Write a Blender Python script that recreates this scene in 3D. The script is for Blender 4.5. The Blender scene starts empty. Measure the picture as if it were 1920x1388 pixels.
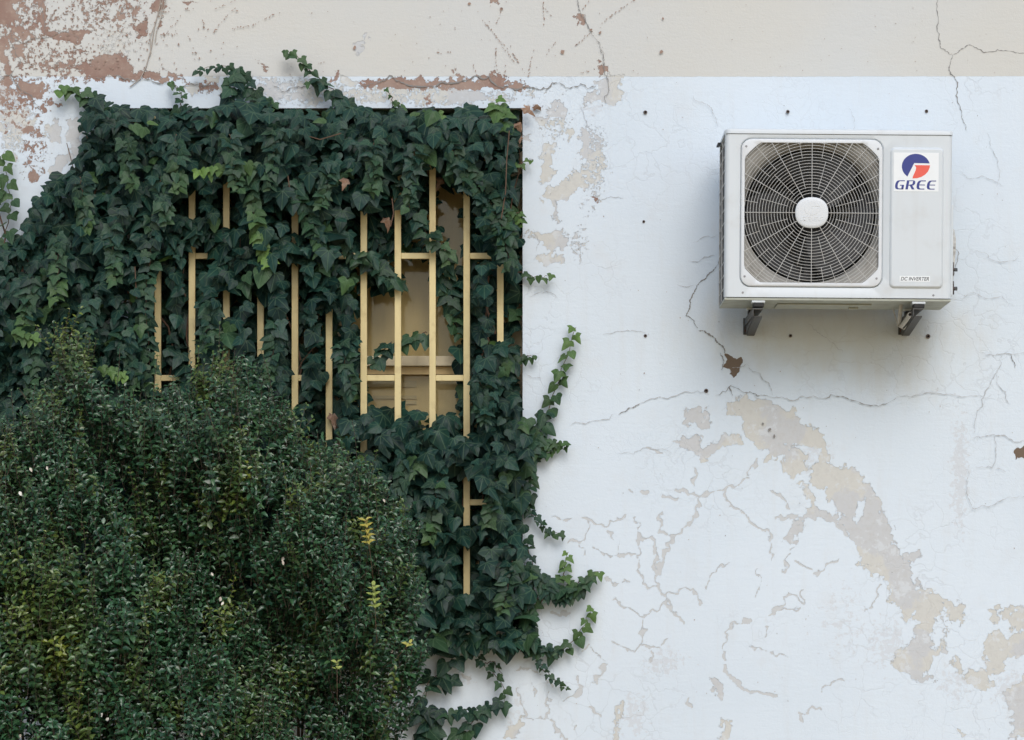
import bpy, math, random
import numpy as np
from mathutils import Vector
random.seed(7)
RNG = np.random.default_rng(11)
R = math.radians
scene = bpy.context.scene
COL = scene.collection

# ------------------------------------------------------------------ camera
D = 12.0            # metres from the wall
PPM = 500.0         # photograph pixels per metre in the wall plane
HOR = 1210.0        # picture row of eye level
EYE = 1.6
def at(px, py, y=0.0):
    k = (D + y) / D
    return Vector(((px - 960) / PPM * k, y, EYE + (HOR - py) / PPM * k))
cam_d = bpy.data.cameras.new('camera'); cam = bpy.data.objects.new('camera', cam_d); COL.objects.link(cam)
cam.location = (0, -D, EYE); cam.rotation_euler = (R(90), 0, 0)
cam_d.sensor_width = 36; cam_d.lens = 36 * D / (1920 / PPM)
cam_d.shift_y = (HOR - 694) / 1920
cam_d.clip_start = 0.1; cam_d.clip_end = 500
cam_d.dof.use_dof = True; cam_d.dof.focus_distance = D - 0.12; cam_d.dof.aperture_fstop = 7.1
scene.camera = cam

# ------------------------------------------------------------------ sky, sun, exposure
world = bpy.data.worlds.new('World'); scene.world = world; world.use_nodes = True
wn = world.node_tree; bg = wn.nodes['Background']
sky = wn.nodes.new('ShaderNodeTexSky'); sky.sky_type = 'NISHITA'; sky.sun_disc = False
SUN_EL, SUN_AZ = 40.0, 10.0      # degrees; azimuth measured from -Y (towards the camera) to +X
sky.sun_elevation = R(SUN_EL); sky.sun_rotation = R(180 - SUN_AZ)
sky.dust_density = 1.6; sky.air_density = 1.0; sky.ozone_density = 1.0
bg.inputs[1].default_value = 0.125
wn.links.new(sky.outputs[0], bg.inputs[0])
sd = bpy.data.lights.new('sun', 'SUN'); sun = bpy.data.objects.new('sun', sd); COL.objects.link(sun)
sd.energy = 0.95; sd.angle = R(34); sd.color = (1.0, 0.99, 0.97)
dirv = Vector((math.sin(R(SUN_AZ)) * math.cos(R(SUN_EL)), -math.cos(R(SUN_AZ)) * math.cos(R(SUN_EL)), math.sin(R(SUN_EL))))
sun.rotation_euler = dirv.to_track_quat('Z', 'Y').to_euler(); sun.location = (4, -8, 9)
vs = scene.view_settings
vs.view_transform = 'Standard'; vs.look = 'None'; vs.gamma = 1; vs.use_curve_mapping = False
vs.exposure = 0.42

# ------------------------------------------------------------------ node helper
class NT:
    def __init__(s, name):
        s.m = bpy.data.materials.new(name); s.m.use_nodes = True; s.t = s.m.node_tree
        s.b = s.t.nodes['Principled BSDF']; s.out = s.t.nodes['Material Output']
    def put(s, sock, v):
        if isinstance(v, bpy.types.NodeSocket): s.t.links.new(v, sock)
        elif v is not None:
            if hasattr(sock.default_value, '__len__') and len(sock.default_value) == 4 and len(v) == 3: v = (*v, 1)
            sock.default_value = v
    def math(s, op, a, b=None, c=None, clamp=False):
        n = s.t.nodes.new('ShaderNodeMath'); n.operation = op; n.use_clamp = clamp
        s.put(n.inputs[0], a)
        if b is not None: s.put(n.inputs[1], b)
        if c is not None: s.put(n.inputs[2], c)
        return n.outputs[0]
    def mix(s, f, a, b, mode='MIX'):
        n = s.t.nodes.new('ShaderNodeMix'); n.data_type = 'RGBA'; n.blend_type = mode
        s.put(n.inputs['Factor'], f) if False else s.put(n.inputs[0], f)
        s.put(n.inputs[6], a); s.put(n.inputs[7], b); return n.outputs[2]
    def ss(s, v, lo, hi, a=0.0, b=1.0):
        n = s.t.nodes.new('ShaderNodeMapRange'); n.interpolation_type = 'SMOOTHSTEP'
        s.put(n.inputs[0], v); n.inputs[1].default_value = lo; n.inputs[2].default_value = hi
        n.inputs[3].default_value = a; n.inputs[4].default_value = b; return n.outputs[0]
    def co(s, kind='Object'):
        return s.t.nodes.new('ShaderNodeTexCoord').outputs[kind]
    def noise(s, scale, detail=3, rough=0.55, vec=None, dist=0.0, w=None):
        n = s.t.nodes.new('ShaderNodeTexNoise'); s.put(n.inputs['Vector'], vec if vec is not None else s.co())
        n.inputs['Scale'].default_value = scale; n.inputs['Detail'].default_value = detail
        n.inputs['Roughness'].default_value = rough; n.inputs['Distortion'].default_value = dist
        return n.outputs['Fac']
    def attr(s, name):
        n = s.t.nodes.new('ShaderNodeAttribute'); n.attribute_name = name; return n
    def vmap(s, vec, scale, loc=(0, 0, 0)):
        n = s.t.nodes.new('ShaderNodeMapping'); s.put(n.inputs[0], vec); n.inputs[3].default_value = scale
        n.inputs[1].default_value = loc; return n.outputs[0]
    def bump(s, h, dist, strength=1.0, nrm=None):
        n = s.t.nodes.new('ShaderNodeBump'); s.put(n.inputs['Height'], h)
        n.inputs['Distance'].default_value = dist; n.inputs['Strength'].default_value = strength
        if nrm is not None: s.put(n.inputs['Normal'], nrm)
        return n.outputs[0]
    def done(s, base=None, rough=None, nrm=None, metal=None, spec=None):
        if base is not None: s.put(s.b.inputs['Base Color'], base)
        if rough is not None: s.put(s.b.inputs['Roughness'], rough)
        if nrm is not None: s.put(s.b.inputs['Normal'], nrm)
        if metal is not None: s.put(s.b.inputs['Metallic'], metal)
        if spec is not None: s.put(s.b.inputs['Specular IOR Level'], spec)
        return s.m

def worn(name, base, rough, dirt=(0.25, 0.2, 0.14), amt=0.35, metal=0.0, scale=30, bumpd=0.0004, streak=True):
    t = NT(name); c = t.co()
    n1 = t.noise(scale, 5, 0.6, c); n2 = t.noise(5, 3, 0.5, t.vmap(c, (6, 6, 0.7)) if streak else c)
    f = t.math('MULTIPLY', t.ss(n1, 0.5, 0.78), amt)
    f2 = t.math('MULTIPLY', t.ss(n2, 0.5, 0.85), amt * 0.6)
    f = t.math('ADD', f, f2, clamp=True)
    col = t.mix(f, base, dirt)
    return t.done(col, t.math('ADD', rough, t.math('MULTIPLY', n1, 0.15)), t.bump(t.noise(scale * 8, 3, 0.6, c), bumpd), metal)

M = {}
M['casing'] = worn('painted casing metal', (0.63, 0.675, 0.70), 0.38, (0.36, 0.30, 0.22), 0.16, scale=9, bumpd=0.0001)
M['panel'] = worn('moulded white plastic', (0.68, 0.71, 0.73), 0.42, (0.4, 0.34, 0.26), 0.12, scale=14, bumpd=0.0001)
M['wire'] = worn('coated wire', (0.55, 0.55, 0.53), 0.45, (0.3, 0.24, 0.17), 0.4, scale=25, bumpd=0)
M['shroud'] = worn('dusty shroud plastic', (0.34, 0.33, 0.30), 0.6, (0.12, 0.1, 0.08), 0.6, scale=18)
M['fan'] = worn('dark fan plastic', (0.012, 0.0125, 0.013), 0.5, (0.035, 0.03, 0.025), 0.5, scale=15)
M['dark'] = worn('dark metal', (0.02, 0.021, 0.022), 0.6, (0.06, 0.05, 0.04), 0.4)
M['fin'] = worn('condenser fins', (0.05, 0.05, 0.048), 0.45, (0.08, 0.07, 0.05), 0.5, metal=0.3)
M['under'] = worn('pale green base metal', (0.42, 0.44, 0.38), 0.5, (0.2, 0.16, 0.1), 0.5, scale=12)
M['sticker'] = worn('sticker white', (0.80, 0.83, 0.84), 0.4, (0.6, 0.58, 0.5), 0.1, bumpd=0)
M['blue'] = worn('printed blue', (0.02, 0.035, 0.22), 0.4, (0.1, 0.1, 0.3), 0.1, bumpd=0)
M['red'] = worn('printed red', (0.78, 0.10, 0.065), 0.4, (0.7, 0.3, 0.2), 0.1, bumpd=0)
M['ink'] = worn('printed grey ink', (0.05, 0.055, 0.06), 0.5, (0.2, 0.2, 0.2), 0.1, bumpd=0)
M['rubber'] = worn('black rubber', (0.018, 0.018, 0.018), 0.65, (0.08, 0.07, 0.05), 0.4)
M['bracket'] = worn('painted bracket steel', (0.07, 0.07, 0.065), 0.55, (0.08, 0.05, 0.03), 0.8, scale=22)
M['screw'] = worn('zinc screw', (0.30, 0.30, 0.31), 0.4, (0.1, 0.07, 0.05), 0.6, metal=0.6, scale=80)
M['rust'] = worn('rusty bolt', (0.14, 0.055, 0.035), 0.8, (0.05, 0.02, 0.015), 0.6, scale=90)
M['brass'] = worn('tarnished valve', (0.10, 0.075, 0.065), 0.5, (0.03, 0.03, 0.03), 0.7, metal=0.5, scale=60)
M['cap'] = worn('grey valve cap', (0.11, 0.12, 0.13), 0.4, (0.05, 0.05, 0.05), 0.5, metal=0.4, scale=60)
M['pipe'] = worn('white pipe lagging', (0.55, 0.54, 0.5), 0.6, (0.1, 0.08, 0.06), 0.7, scale=30)
M['hose'] = worn('pale plastic hose', (0.52, 0.50, 0.45), 0.5, (0.2, 0.16, 0.1), 0.5, scale=30)
M['grille'] = worn('cream yellow enamel', (0.70, 0.58, 0.29), 0.38, (0.30, 0.19, 0.08), 0.35, scale=18, bumpd=0.0006)
M['sash'] = worn('cream window paint', (0.76, 0.66, 0.46), 0.45, (0.3, 0.2, 0.1), 0.4, scale=20)
M['blind'] = worn('tan blind', (0.68, 0.50, 0.25), 0.7, (0.25, 0.15, 0.06), 0.35, scale=6)
M['reflection_strip'] = worn('pale slat', (0.55, 0.42, 0.24), 0.6, (0.3, 0.2, 0.1), 0.3)  # colour of the reflection painted in the lower pane
M['reveal'] = worn('reveal plaster', (0.50, 0.50, 0.46), 0.85, (0.2, 0.2, 0.16), 0.7, scale=12, bumpd=0.001)
M['sill'] = worn('painted sill', (0.66, 0.67, 0.66), 0.75, (0.3, 0.27, 0.22), 0.6, scale=15, bumpd=0.001)
M['plug'] = worn('wall plug', (0.16, 0.12, 0.10), 0.8, (0.03, 0.02, 0.02), 0.5, scale=100)
M['hole'] = worn('hole inside', (0.012, 0.01, 0.01), 0.95, amt=0)
M['stem'] = worn('ivy stem bark', (0.12, 0.07, 0.045), 0.8, (0.05, 0.03, 0.02), 0.6, scale=60)
M['dry'] = worn('bleached dry stem', (0.42, 0.37, 0.32), 0.85, (0.2, 0.15, 0.1), 0.6, scale=80)
M['dead'] = worn('dead leaf', (0.27, 0.165, 0.11), 0.75, (0.50, 0.41, 0.32), 0.9, scale=60, bumpd=0.001)
M['wood'] = worn('shrub bark', (0.09, 0.065, 0.045), 0.85, (0.18, 0.14, 0.1), 0.6, scale=40)
# window glass: clear with a fresnel reflection
t = NT('window glass'); tr = t.t.nodes.new('ShaderNodeBsdfTransparent'); gl = t.t.nodes.new('ShaderNodeBsdfGlossy')
gl.inputs['Roughness'].default_value = 0.06; fr = t.t.nodes.new('ShaderNodeFresnel'); mx = t.t.nodes.new('ShaderNodeMixShader')
tr.inputs[0].default_value = (0.92, 0.93, 0.9, 1)
fm = t.math('MULTIPLY', fr.outputs[0], 0.45); t.t.links.new(fm, mx.inputs[0]); t.t.links.new(tr.outputs[0], mx.inputs[1]); t.t.links.new(gl.outputs[0], mx.inputs[2])
t.t.links.new(mx.outputs[0], t.out.inputs[0]); M['glass'] = t.m

# foliage: 'leaf' = (across, along, random), 'tint' = 0 old .. 1 young
def leaf_mat(name, dark, mid, young, rough, veins=True, spec=0.5, bumps=0.0006):
    t = NT(name); a = t.attr('leaf'); sp = t.t.nodes.new('ShaderNodeSeparateXYZ'); t.put(sp.inputs[0], a.outputs['Vector'])
    tint = t.attr('tint').outputs['Fac']
    u, v, rn = sp.outputs
    base = t.mix(rn, dark, mid)
    base = t.mix(tint, base, young)
    n = t.noise(45, 3, 0.6)
    base = t.mix(t.ss(n, 0.35, 0.75, 0, 0.35), base, tuple(c * 0.45 for c in dark))
    nrm = None
    if veins:
        ang = t.math('ABSOLUTE', t.math('ARCTAN2', u, v))
        d = t.math('PINGPONG', ang, 0.36)
        rr = t.math('SQRT', t.math('ADD', t.math('MULTIPLY', u, u), t.math('MULTIPLY', v, v)))
        dist = t.math('MULTIPLY', d, rr)
        vein = t.math('MULTIPLY', t.ss(dist, 0.004, 0.03, 1, 0), t.ss(ang, 1.6, 1.9, 1, 0))
        base = t.mix(t.math('MULTIPLY', vein, 0.30), base, (0.13, 0.21, 0.11))
        nrm = t.bump(t.math('SUBTRACT', t.noise(120, 2, 0.5), vein), bumps)
    m = t.done(base, rough, nrm, spec=spec)
    t.b.inputs['Subsurface Weight'].default_value = 0.0
    return m
M['ivy'] = leaf_mat('ivy leaf', (0.006, 0.025, 0.019), (0.017, 0.056, 0.040), (0.15, 0.26, 0.055), 0.45, spec=0.24)
M['ivyback'] = M['ivy']
M['box'] = leaf_mat('shrub leaf', (0.012, 0.046, 0.022), (0.050, 0.130, 0.055), (0.19, 0.23, 0.03), 0.30, veins=False, spec=0.6)
M['gold'] = leaf_mat('yellow shoot leaf', (0.55, 0.48, 0.08), (0.48, 0.55, 0.12), (0.5, 0.5, 0.1), 0.4, veins=False)
t = NT('dry ground'); n = t.noise(1.2, 6, 0.6); n2 = t.noise(40, 4, 0.7)
M['ground'] = t.done(t.mix(t.ss(n, 0.35, 0.65), t.mix(n2, (0.44, 0.31, 0.16), (0.52, 0.39, 0.22)), (0.36, 0.27, 0.13)), 0.9, t.bump(n2, 0.01))

# ------------------------------------------------------------------ object helpers
def link(name, me, parent=None):
    o = bpy.data.objects.new(name, me); COL.objects.link(o)
    if parent is not None: o.parent = parent
    return o
def tag(o, label=None, cat=None, group=None, kind=None):
    if label: o['label'] = label
    if cat: o['category'] = cat
    if group: o['group'] = group
    if kind: o['kind'] = kind
    return o
def thing(name, label, cat, loc=(0, 0, 0), group=None):
    o = bpy.data.objects.new(name, None); COL.objects.link(o); o.location = loc; o.empty_display_size = 0.1
    return tag(o, label, cat, group)

class MB:
    """collects simple shapes into one mesh; offset subtracts the parent's location"""
    def __init__(s, off=(0, 0, 0)): s.v = []; s.f = []; s.mi = []; s.cur = 0; s.off = Vector(off)
    def add(s, vs_, fs):
        n = len(s.v); s.v += [tuple(Vector(p) - s.off) for p in vs_]
        for f in fs: s.f.append(tuple(i + n for i in f)); s.mi.append(s.cur)
    def box(s, a, b):
        (x0, y0, z0), (x1, y1, z1) = a, b
        s.add([(x0, y0, z0), (x1, y0, z0), (x1, y1, z0), (x0, y1, z0), (x0, y0, z1), (x1, y0, z1), (x1, y1, z1), (x0, y1, z1)],
              [(0, 3, 2, 1), (4, 5, 6, 7), (0, 1, 5, 4), (1, 2, 6, 5), (2, 3, 7, 6), (3, 0, 4, 7)])
    def tube(s, pts, r, n=6, caps=True, closed=False):
        pts = [Vector(p) for p in pts]; k = len(pts)
        rs = r if hasattr(r, '__len__') else [r] * k
        vs_ = []; up = None
        for i, p in enumerate(pts):
            a = pts[(i - 1) % k] if (closed or i > 0) else p; b = pts[(i + 1) % k] if (closed or i < k - 1) else p
            d = (b - a).normalized() if (b - a).length > 1e-9 else Vector((0, 0, 1))
            if up is None: up = d.orthogonal().normalized()
            else:
                up = up - d * up.dot(d); up = up.normalized() if up.length > 1e-6 else d.orthogonal().normalized()
            w = d.cross(up)
            for j in range(n):
                t_ = 2 * math.pi * j / n
                vs_.append(p + (up * math.cos(t_) + w * math.sin(t_)) * rs[i])
        fs = []
        for i in range(k if closed else k - 1):
            i2 = (i + 1) % k
            for j in range(n):
                j2 = (j + 1) % n; fs.append((i * n + j, i * n + j2, i2 * n + j2, i2 * n + j))
        if caps and not closed: fs += [tuple(range(n))[::-1], tuple((k - 1) * n + j for j in range(n))]
        s.add(vs_, fs)
    def prism(s, poly, y0, y1):
        """poly: (x, z) list; y0 is the side facing the camera"""
        n = len(poly)
        vs_ = [(x, y0, z) for x, z in poly] + [(x, y1, z) for x, z in poly]
        s.add(vs_, [tuple(range(n)), tuple(range(n, 2 * n))[::-1]] + [(i, i + n, (i + 1) % n + n, (i + 1) % n) for i in range(n)])
    def lathe(s, prof, c, n=64, axis='y'):
        """prof: list of (radius, y)"""
        vs_ = []
        for r, y in prof:
            for j in range(n):
                a = 2 * math.pi * j / n; vs_.append((c[0] + r * math.cos(a), c[1] + y, c[2] + r * math.sin(a)))
        fs = [(i * n + j, i * n + (j + 1) % n, (i + 1) * n + (j + 1) % n, (i + 1) * n + j) for i in range(len(prof) - 1) for j in range(n)]
        s.add(vs_, fs)
    def build(s, name, mat, parent=None, smooth=False, bevel=0.0, seg=2):
        me = bpy.data.meshes.new(name); me.from_pydata(s.v, [], s.f)
        for m in (mat if isinstance(mat, list) else [mat]): me.materials.append(m)
        me.polygons.foreach_set('material_index', s.mi)
        me.update()
        import bmesh
        bm = bmesh.new(); bm.from_mesh(me); bmesh.ops.recalc_face_normals(bm, faces=bm.faces); bm.to_mesh(me); bm.free()
        if smooth:
            me.polygons.foreach_set('use_smooth', [True] * len(me.polygons))
            try: me.set_sharp_from_angle(angle=R(40))
            except Exception: pass
        o = link(name, me, parent)
        if bevel:
            b = o.modifiers.new('bevel', 'BEVEL'); b.width = bevel; b.segments = seg; b.limit_method = 'ANGLE'
        return o

# ------------------------------------------------------------------ WALL: paint layers as fields on a fine grid
def px_of(zm):   # (scale, ox, oy)
    s_, ox, oy = zm
    return lambda p: (p[0] / s_ + ox, p[1] / s_ + oy)
ZA = (2.743, 0, 0); ZB = (2.743, 600, 0); ZD = (1.907, 1220, 660); ZE = (2.732, 760, 880)
STEP = 2.3
OX0, OX1, OY0, OY1 = 240, 980, 203, 1178      # window opening in picture px
def axis(lo, hi, pins, far_lo, far_hi):
    a = list(np.arange(lo, hi, STEP))
    for p in pins: a[int(np.argmin(np.abs(np.array(a) - p)))] = p
    return np.array(sorted(far_lo + a + far_hi))
gx = axis(-90, 2010, (OX0, OX1), [-5000, -2500, -1200, -500, -250], [2150, 2500, 3200, 4500, 7000])
gy = axis(-90, 1480, (OY0, OY1), [-2200, -1500, -800, -400, -200], [1550, 1650, 1800, 2010])
GX, GY = np.meshgrid(gx, gy)
F = {k: np.full(GX.shape, -16.0) for k in ('R', 'G', 'S', 'W', 'T', 'V')}
def vnoise(wl, seed):
    g = np.random.default_rng(seed).uniform(-1, 1, (int(9500 / wl) + 4, int(13000 / wl) + 4))
    u = (GX + 5200) / wl; v_ = (GY + 2400) / wl; i = u.astype(int); j = v_.astype(int); u -= i; v_ -= j
    u = u * u * (3 - 2 * u); v_ = v_ * v_ * (3 - 2 * v_)
    return (g[j, i] * (1 - u) + g[j, i + 1] * u) * (1 - v_) + (g[j + 1, i] * (1 - u) + g[j + 1, i + 1] * u) * v_
RX = 7 * vnoise(34, 1) + 6 * vnoise(16, 2) + 4.5 * vnoise(8, 3) + 3 * vnoise(5, 7)
RY = 7 * vnoise(34, 4) + 6 * vnoise(16, 5) + 4.5 * vnoise(8, 6) + 3 * vnoise(5, 8)
def window(x0, x1, y0, y1, m=32):
    i0, i1 = np.searchsorted(gx, [x0 - m, x1 + m]); j0, j1 = np.searchsorted(gy, [y0 - m, y1 + m])
    return slice(j0, j1), slice(i0, i1)
def seg_d(X, Y, a, b):
    ax, ay = a; bx, by = b; dx, dy = bx - ax, by - ay; L = dx * dx + dy * dy + 1e-9
    t_ = np.clip(((X - ax) * dx + (Y - ay) * dy) / L, 0, 1)
    return np.hypot(X - ax - t_ * dx, Y - ay - t_ * dy)
def poly(field, zm, pts, sub=False, lift=0.0):
    f = px_of(zm); P = [f(p) for p in pts]; xs = [p[0] for p in P]; ys = [p[1] for p in P]
    w = window(min(xs), max(xs), min(ys), max(ys)); X, Y = GX[w] + RX[w], GY[w] + RY[w]
    if X.size == 0: return
    d = np.full(X.shape, 1e9); ins = np.zeros(X.shape, bool)
    for a, b in zip(P, P[1:] + P[:1]):
        d = np.minimum(d, seg_d(X, Y, a, b))
        c = ((a[1] > Y) != (b[1] > Y)) & (X < (b[0] - a[0]) * (Y - a[1]) / (b[1] - a[1] + 1e-12) + a[0]); ins ^= c
    s_ = np.clip(np.where(ins, d, -d), -16, 16) + lift
    if sub: F[field][w] = np.minimum(F[field][w], -s_)
    else: F[field][w] = np.maximum(F[field][w], s_)
def vein(field, zm, pts, hw):
    f = px_of(zm); P = [f(p) for p in pts]; hw = hw / zm[0]
    for a, b in zip(P, P[1:]):
        w = window(min(a[0], b[0]), max(a[0], b[0]), min(a[1], b[1]), max(a[1], b[1])); X, Y = GX[w] + 0.55 * RX[w], GY[w] + 0.55 * RY[w]
        if X.size: 
            wob = 2.2 * np.sin(X * 0.31 + Y * 0.17) + 2.2 * np.sin(Y * 0.27 - X * 0.12 + 1.3)
            F[field][w] = np.maximum(F[field][w], hw - seg_d(X + wob, Y + wob * 0.7, a, b) * 1.5)
def zone(field, zm, c, r, v):
    """mottled zone: lifts the field to v in its middle so that the noise breaks it into islands"""
    f = px_of(zm); cx, cy = f(c); rx, ry = r[0] / zm[0], r[1] / zm[0]
    q = np.hypot((GX - cx) / rx, (GY - cy) / ry); F[field] = np.maximum(F[field], v - 9 * np.clip(q - 0.35, 0, 1.6))

for p in [
 [(500,310),(600,290),(670,280),(680,310),(670,380),(800,375),(900,385),(965,415),(950,430),(870,410),(700,420),(510,405),(430,380),(415,355),(460,345)],
 [(1015,430),(1135,430),(1135,460),(1010,462)], [(50,160),(135,160),(130,195),(55,200)],
 [(240,160),(430,140),(490,155),(440,180),(420,210),(250,200)], [(60,205),(110,205),(115,300),(60,300)],
 [(190,0),(235,0),(235,180),(205,190),(180,120)], [(0,-200),(110,-200),(100,60),(60,150),(0,170),(-200,200),(-200,-200)],
 [(-100,180),(40,200),(50,380),(30,440),(0,300),(-100,300)], [(75,420),(200,430),(290,470),(200,480),(190,540),(110,500)],
 [(190,540),(230,530),(220,600),(190,600)], [(100,660),(160,620),(190,680),(140,710)],
 [(165,830),(200,880),(215,920),(180,950),(160,930)], [(270,520),(320,520),(300,550),(250,550)],
 [(500,90),(640,70),(700,60),(640,95),(560,105)], [(670,120),(760,100),(720,170),(690,170)],
 [(780,0),(850,0),(800,60),(770,60)], [(820,100),(850,100),(840,135),(815,135)], [(1335,320),(1360,330),(1350,365),(1335,355)],
 [(930,0),(1010,0),(990,12),(935,12)], [(0,480),(30,490),(10,520),(-20,520)], [(20,640),(45,650),(35,720),(15,700)]]: poly('R', ZA, p, lift=-0.6)
zone('R', ZA, (110, 130), (260, 360), -0.4); zone('R', ZA, (330, 330), (260, 150), -0.2); zone('R', ZA, (560, 60), (380, 170), -1.2); zone('R', ZA, (60, 480), (170, 200), 0.8)
zone('R', ZA, (180, 760), (120, 220), -0.8)
for p in [
 [(210,435),(260,415),(350,405),(430,410),(520,405),(600,425),(660,415),(760,405),(820,425),(860,400),(905,375),(930,400),(925,430),(1000,425),(1070,445),(1050,460),(960,445),(900,460),(800,450),(740,440),(600,448),(550,445),(545,462),(490,455),(360,440),(260,450)],
 [(55,405),(95,370),(110,390),(105,420)], [(100,530),(150,535),(150,552),(105,550)], [(1340,80),(1365,85),(1360,115),(1335,105)],
 [(1440,350),(1455,320),(1475,355),(1460,375),(1435,370)], [(895,0),(915,0),(905,20)], [(1400,1025),(1425,1030),(1410,1050)], [(700,385),(725,385),(715,405)],
 [(560,540),(572,515),(580,545)]]: poly('R', ZB, p, lift=2.5)
for p in [[(270,15),(325,25),(325,45),(295,85),(275,50)], [(1320,340),(1400,340),(1400,395),(1318,380)]]: poly('W', ZD, p, lift=1.5)
for p in [
 [(640,480),(720,430),(760,470),(860,490),(870,520),(790,535),(660,530)], [(1115,595),(1165,600),(1160,650),(1120,660)],
 [(1410,430),(1470,400),(1540,410),(1535,500),(1510,540),(1470,530),(1370,530),(1400,500)],
 [(1150,760),(1215,750),(1180,830),(1190,910),(1150,940),(1120,910),(1135,850)], [(1265,680),(1310,660),(1300,690),(1270,720)],
 [(1335,680),(1375,670),(1380,770),(1350,840),(1335,790),(1345,740)],
 [(1190,960),(1230,960),(1260,910),(1330,900),(1330,950),(1400,940),(1380,980),(1300,1000),(1260,1040),(1220,1050),(1225,1150),(1205,1090),(1190,1030)],
 [(1140,1020),(1160,1020),(1150,1060)],
 [(1060,1215),(1220,1190),(1270,1185),(1280,1240),(1200,1280),(1200,1320),(1260,1310),(1240,1360),(1160,1370),(1120,1320),(1180,1300),(1170,1250),(1110,1240)],
 [(1060,690),(1090,690),(1085,720),(1060,720)], [(1180,565),(1260,545),(1285,580),(1240,620),(1190,600)],
 [(120,405),(200,410),(210,435),(140,435)]]: poly('G', ZB, p, lift=1.5)
zone('G', ZB, (1400, 850), (110, 260), 1.2); zone('G', ZB, (1200, 640), (120, 150), 0.0); zone('G', ZB, (1330, 1250), (90, 150), -0.8)
zone('G', ZB, (500, 490), (800, 75), 1.6); zone('G', ZA, (1500, 470), (500, 90), 1.4)
for p in [
 [(350,620),(400,600),(445,650),(440,690),(400,720),(410,760),(380,800),(350,750),(370,700)], [(225,660),(290,610),(310,720),(250,720)],
 [(110,640),(180,600),(190,620),(150,700),(100,700)], [(290,800),(370,780),(360,850),(280,890),(270,850)],
 [(520,150),(620,150),(600,190),(530,180)], [(600,225),(665,225),(650,290),(600,270)], [(920,430),(1010,430),(1010,465),(930,465)],
 [(1060,405),(1130,400),(1120,430),(1060,430)], [(1310,405),(1400,400),(1390,425)], [(1560,540),(1620,490),(1640,545)],
 [(1810,230),(1845,225),(1845,270),(1815,270)], [(1850,180),(1880,180),(1870,215)], [(-100,390),(55,390),(50,490),(0,510),(-100,510)]]: poly('G', ZA, p, lift=1.5)
zone('G', ZA, (60, 600), (180, 300), 1.2); zone('G', ZA, (600, 220), (200, 120), -0.5)
for p in [
 [(270,200),(290,170),(370,175),(440,195),(500,215),(530,250),(590,280),(610,320),(645,380),(600,400),(590,340),(560,330),(500,340),(450,310),(470,340),(545,370),(545,420),(510,450),(470,420),(450,370),(400,390),(430,350),(380,320),(340,280),(330,230),(300,210)],
 [(580,400),(680,405),(740,430),(790,500),(850,600),(865,690),(935,790),(960,860),(1000,850),(1065,890),(1120,930),(1105,960),(1060,955),(1035,1090),(1010,1090),(960,1150),(1005,1180),(950,1165),(880,1140),(880,1080),(950,1020),(960,900),(880,910),(850,880),(830,810),(780,790),(740,720),(720,650),(680,620),(620,590),(560,600),(500,690),(480,670),(560,580),(565,540),(530,480),(560,490),(580,550),(640,590),(690,610),(640,530),(630,480),(580,470)],
 [(895,910),(935,900),(930,960),(900,970)], [(915,715),(965,710),(960,735),(905,745)], [(1215,930),(1245,930),(1240,970),(1215,970)],
 [(1250,935),(1500,925),(1500,990),(1280,980)], [(1220,1010),(1330,1000),(1480,1070),(1260,1090),(1255,1130),(1205,1130),(1210,1060)],
 [(1150,1150),(1200,1130),(1215,1190),(1190,1205),(1145,1170)], [(1075,1105),(1120,1120),(1140,1165),(1110,1150)],
 [(1270,1230),(1335,1170),(1500,1170),(1500,1400),(1290,1370),(1300,1300)],
 [(90,320),(160,290),(180,340),(240,310),(310,290),(300,315),(220,345),(190,395),(170,360),(130,345)],
 [(130,210),(165,190),(170,235),(130,240)], [(160,235),(205,215),(200,260),(170,255)],
 [(230,1185),(260,1200),(250,1235),(230,1230)], [(230,1420),(260,1300),(280,1340),(260,1420)], [(1095,1350),(1135,1355),(1120,1370)]]: poly('G', ZD, p, lift=2.5)
poly('G', ZD, [(740,520),(770,510),(765,560),(735,620),(720,590)], sub=True)
poly('G', ZD, [(1045,905),(1060,950),(1030,1070),(1005,1020),(1010,970)], sub=True)
zone('S', ZD, (850, 1050), (100, 120), 1.5); zone('S', ZD, (1090, 1190), (90, 90), 1.0); zone('S', ZD, (1290, 1210), (90, 110), 1.5)
zone('S', ZD, (1105, 420), (35, 240), 3.5); zone('S', ZD, (700, 960), (150, 260), -1.5); zone('S', ZD, (40, 1110), (110, 70), 1.0)
zone('S', ZE, (1180, 1260), (90, 130), 2.0); zone('S', ZE, (560, 1250), (80, 110), 1.0); zone('S', ZE, (330, 1080), (60, 40), 0.5)
zone('S', ZD, (560, 380), (120, 90), 1.0); zone('S', ZB, (1400, 560), (120, 60), 1.0)
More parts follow.
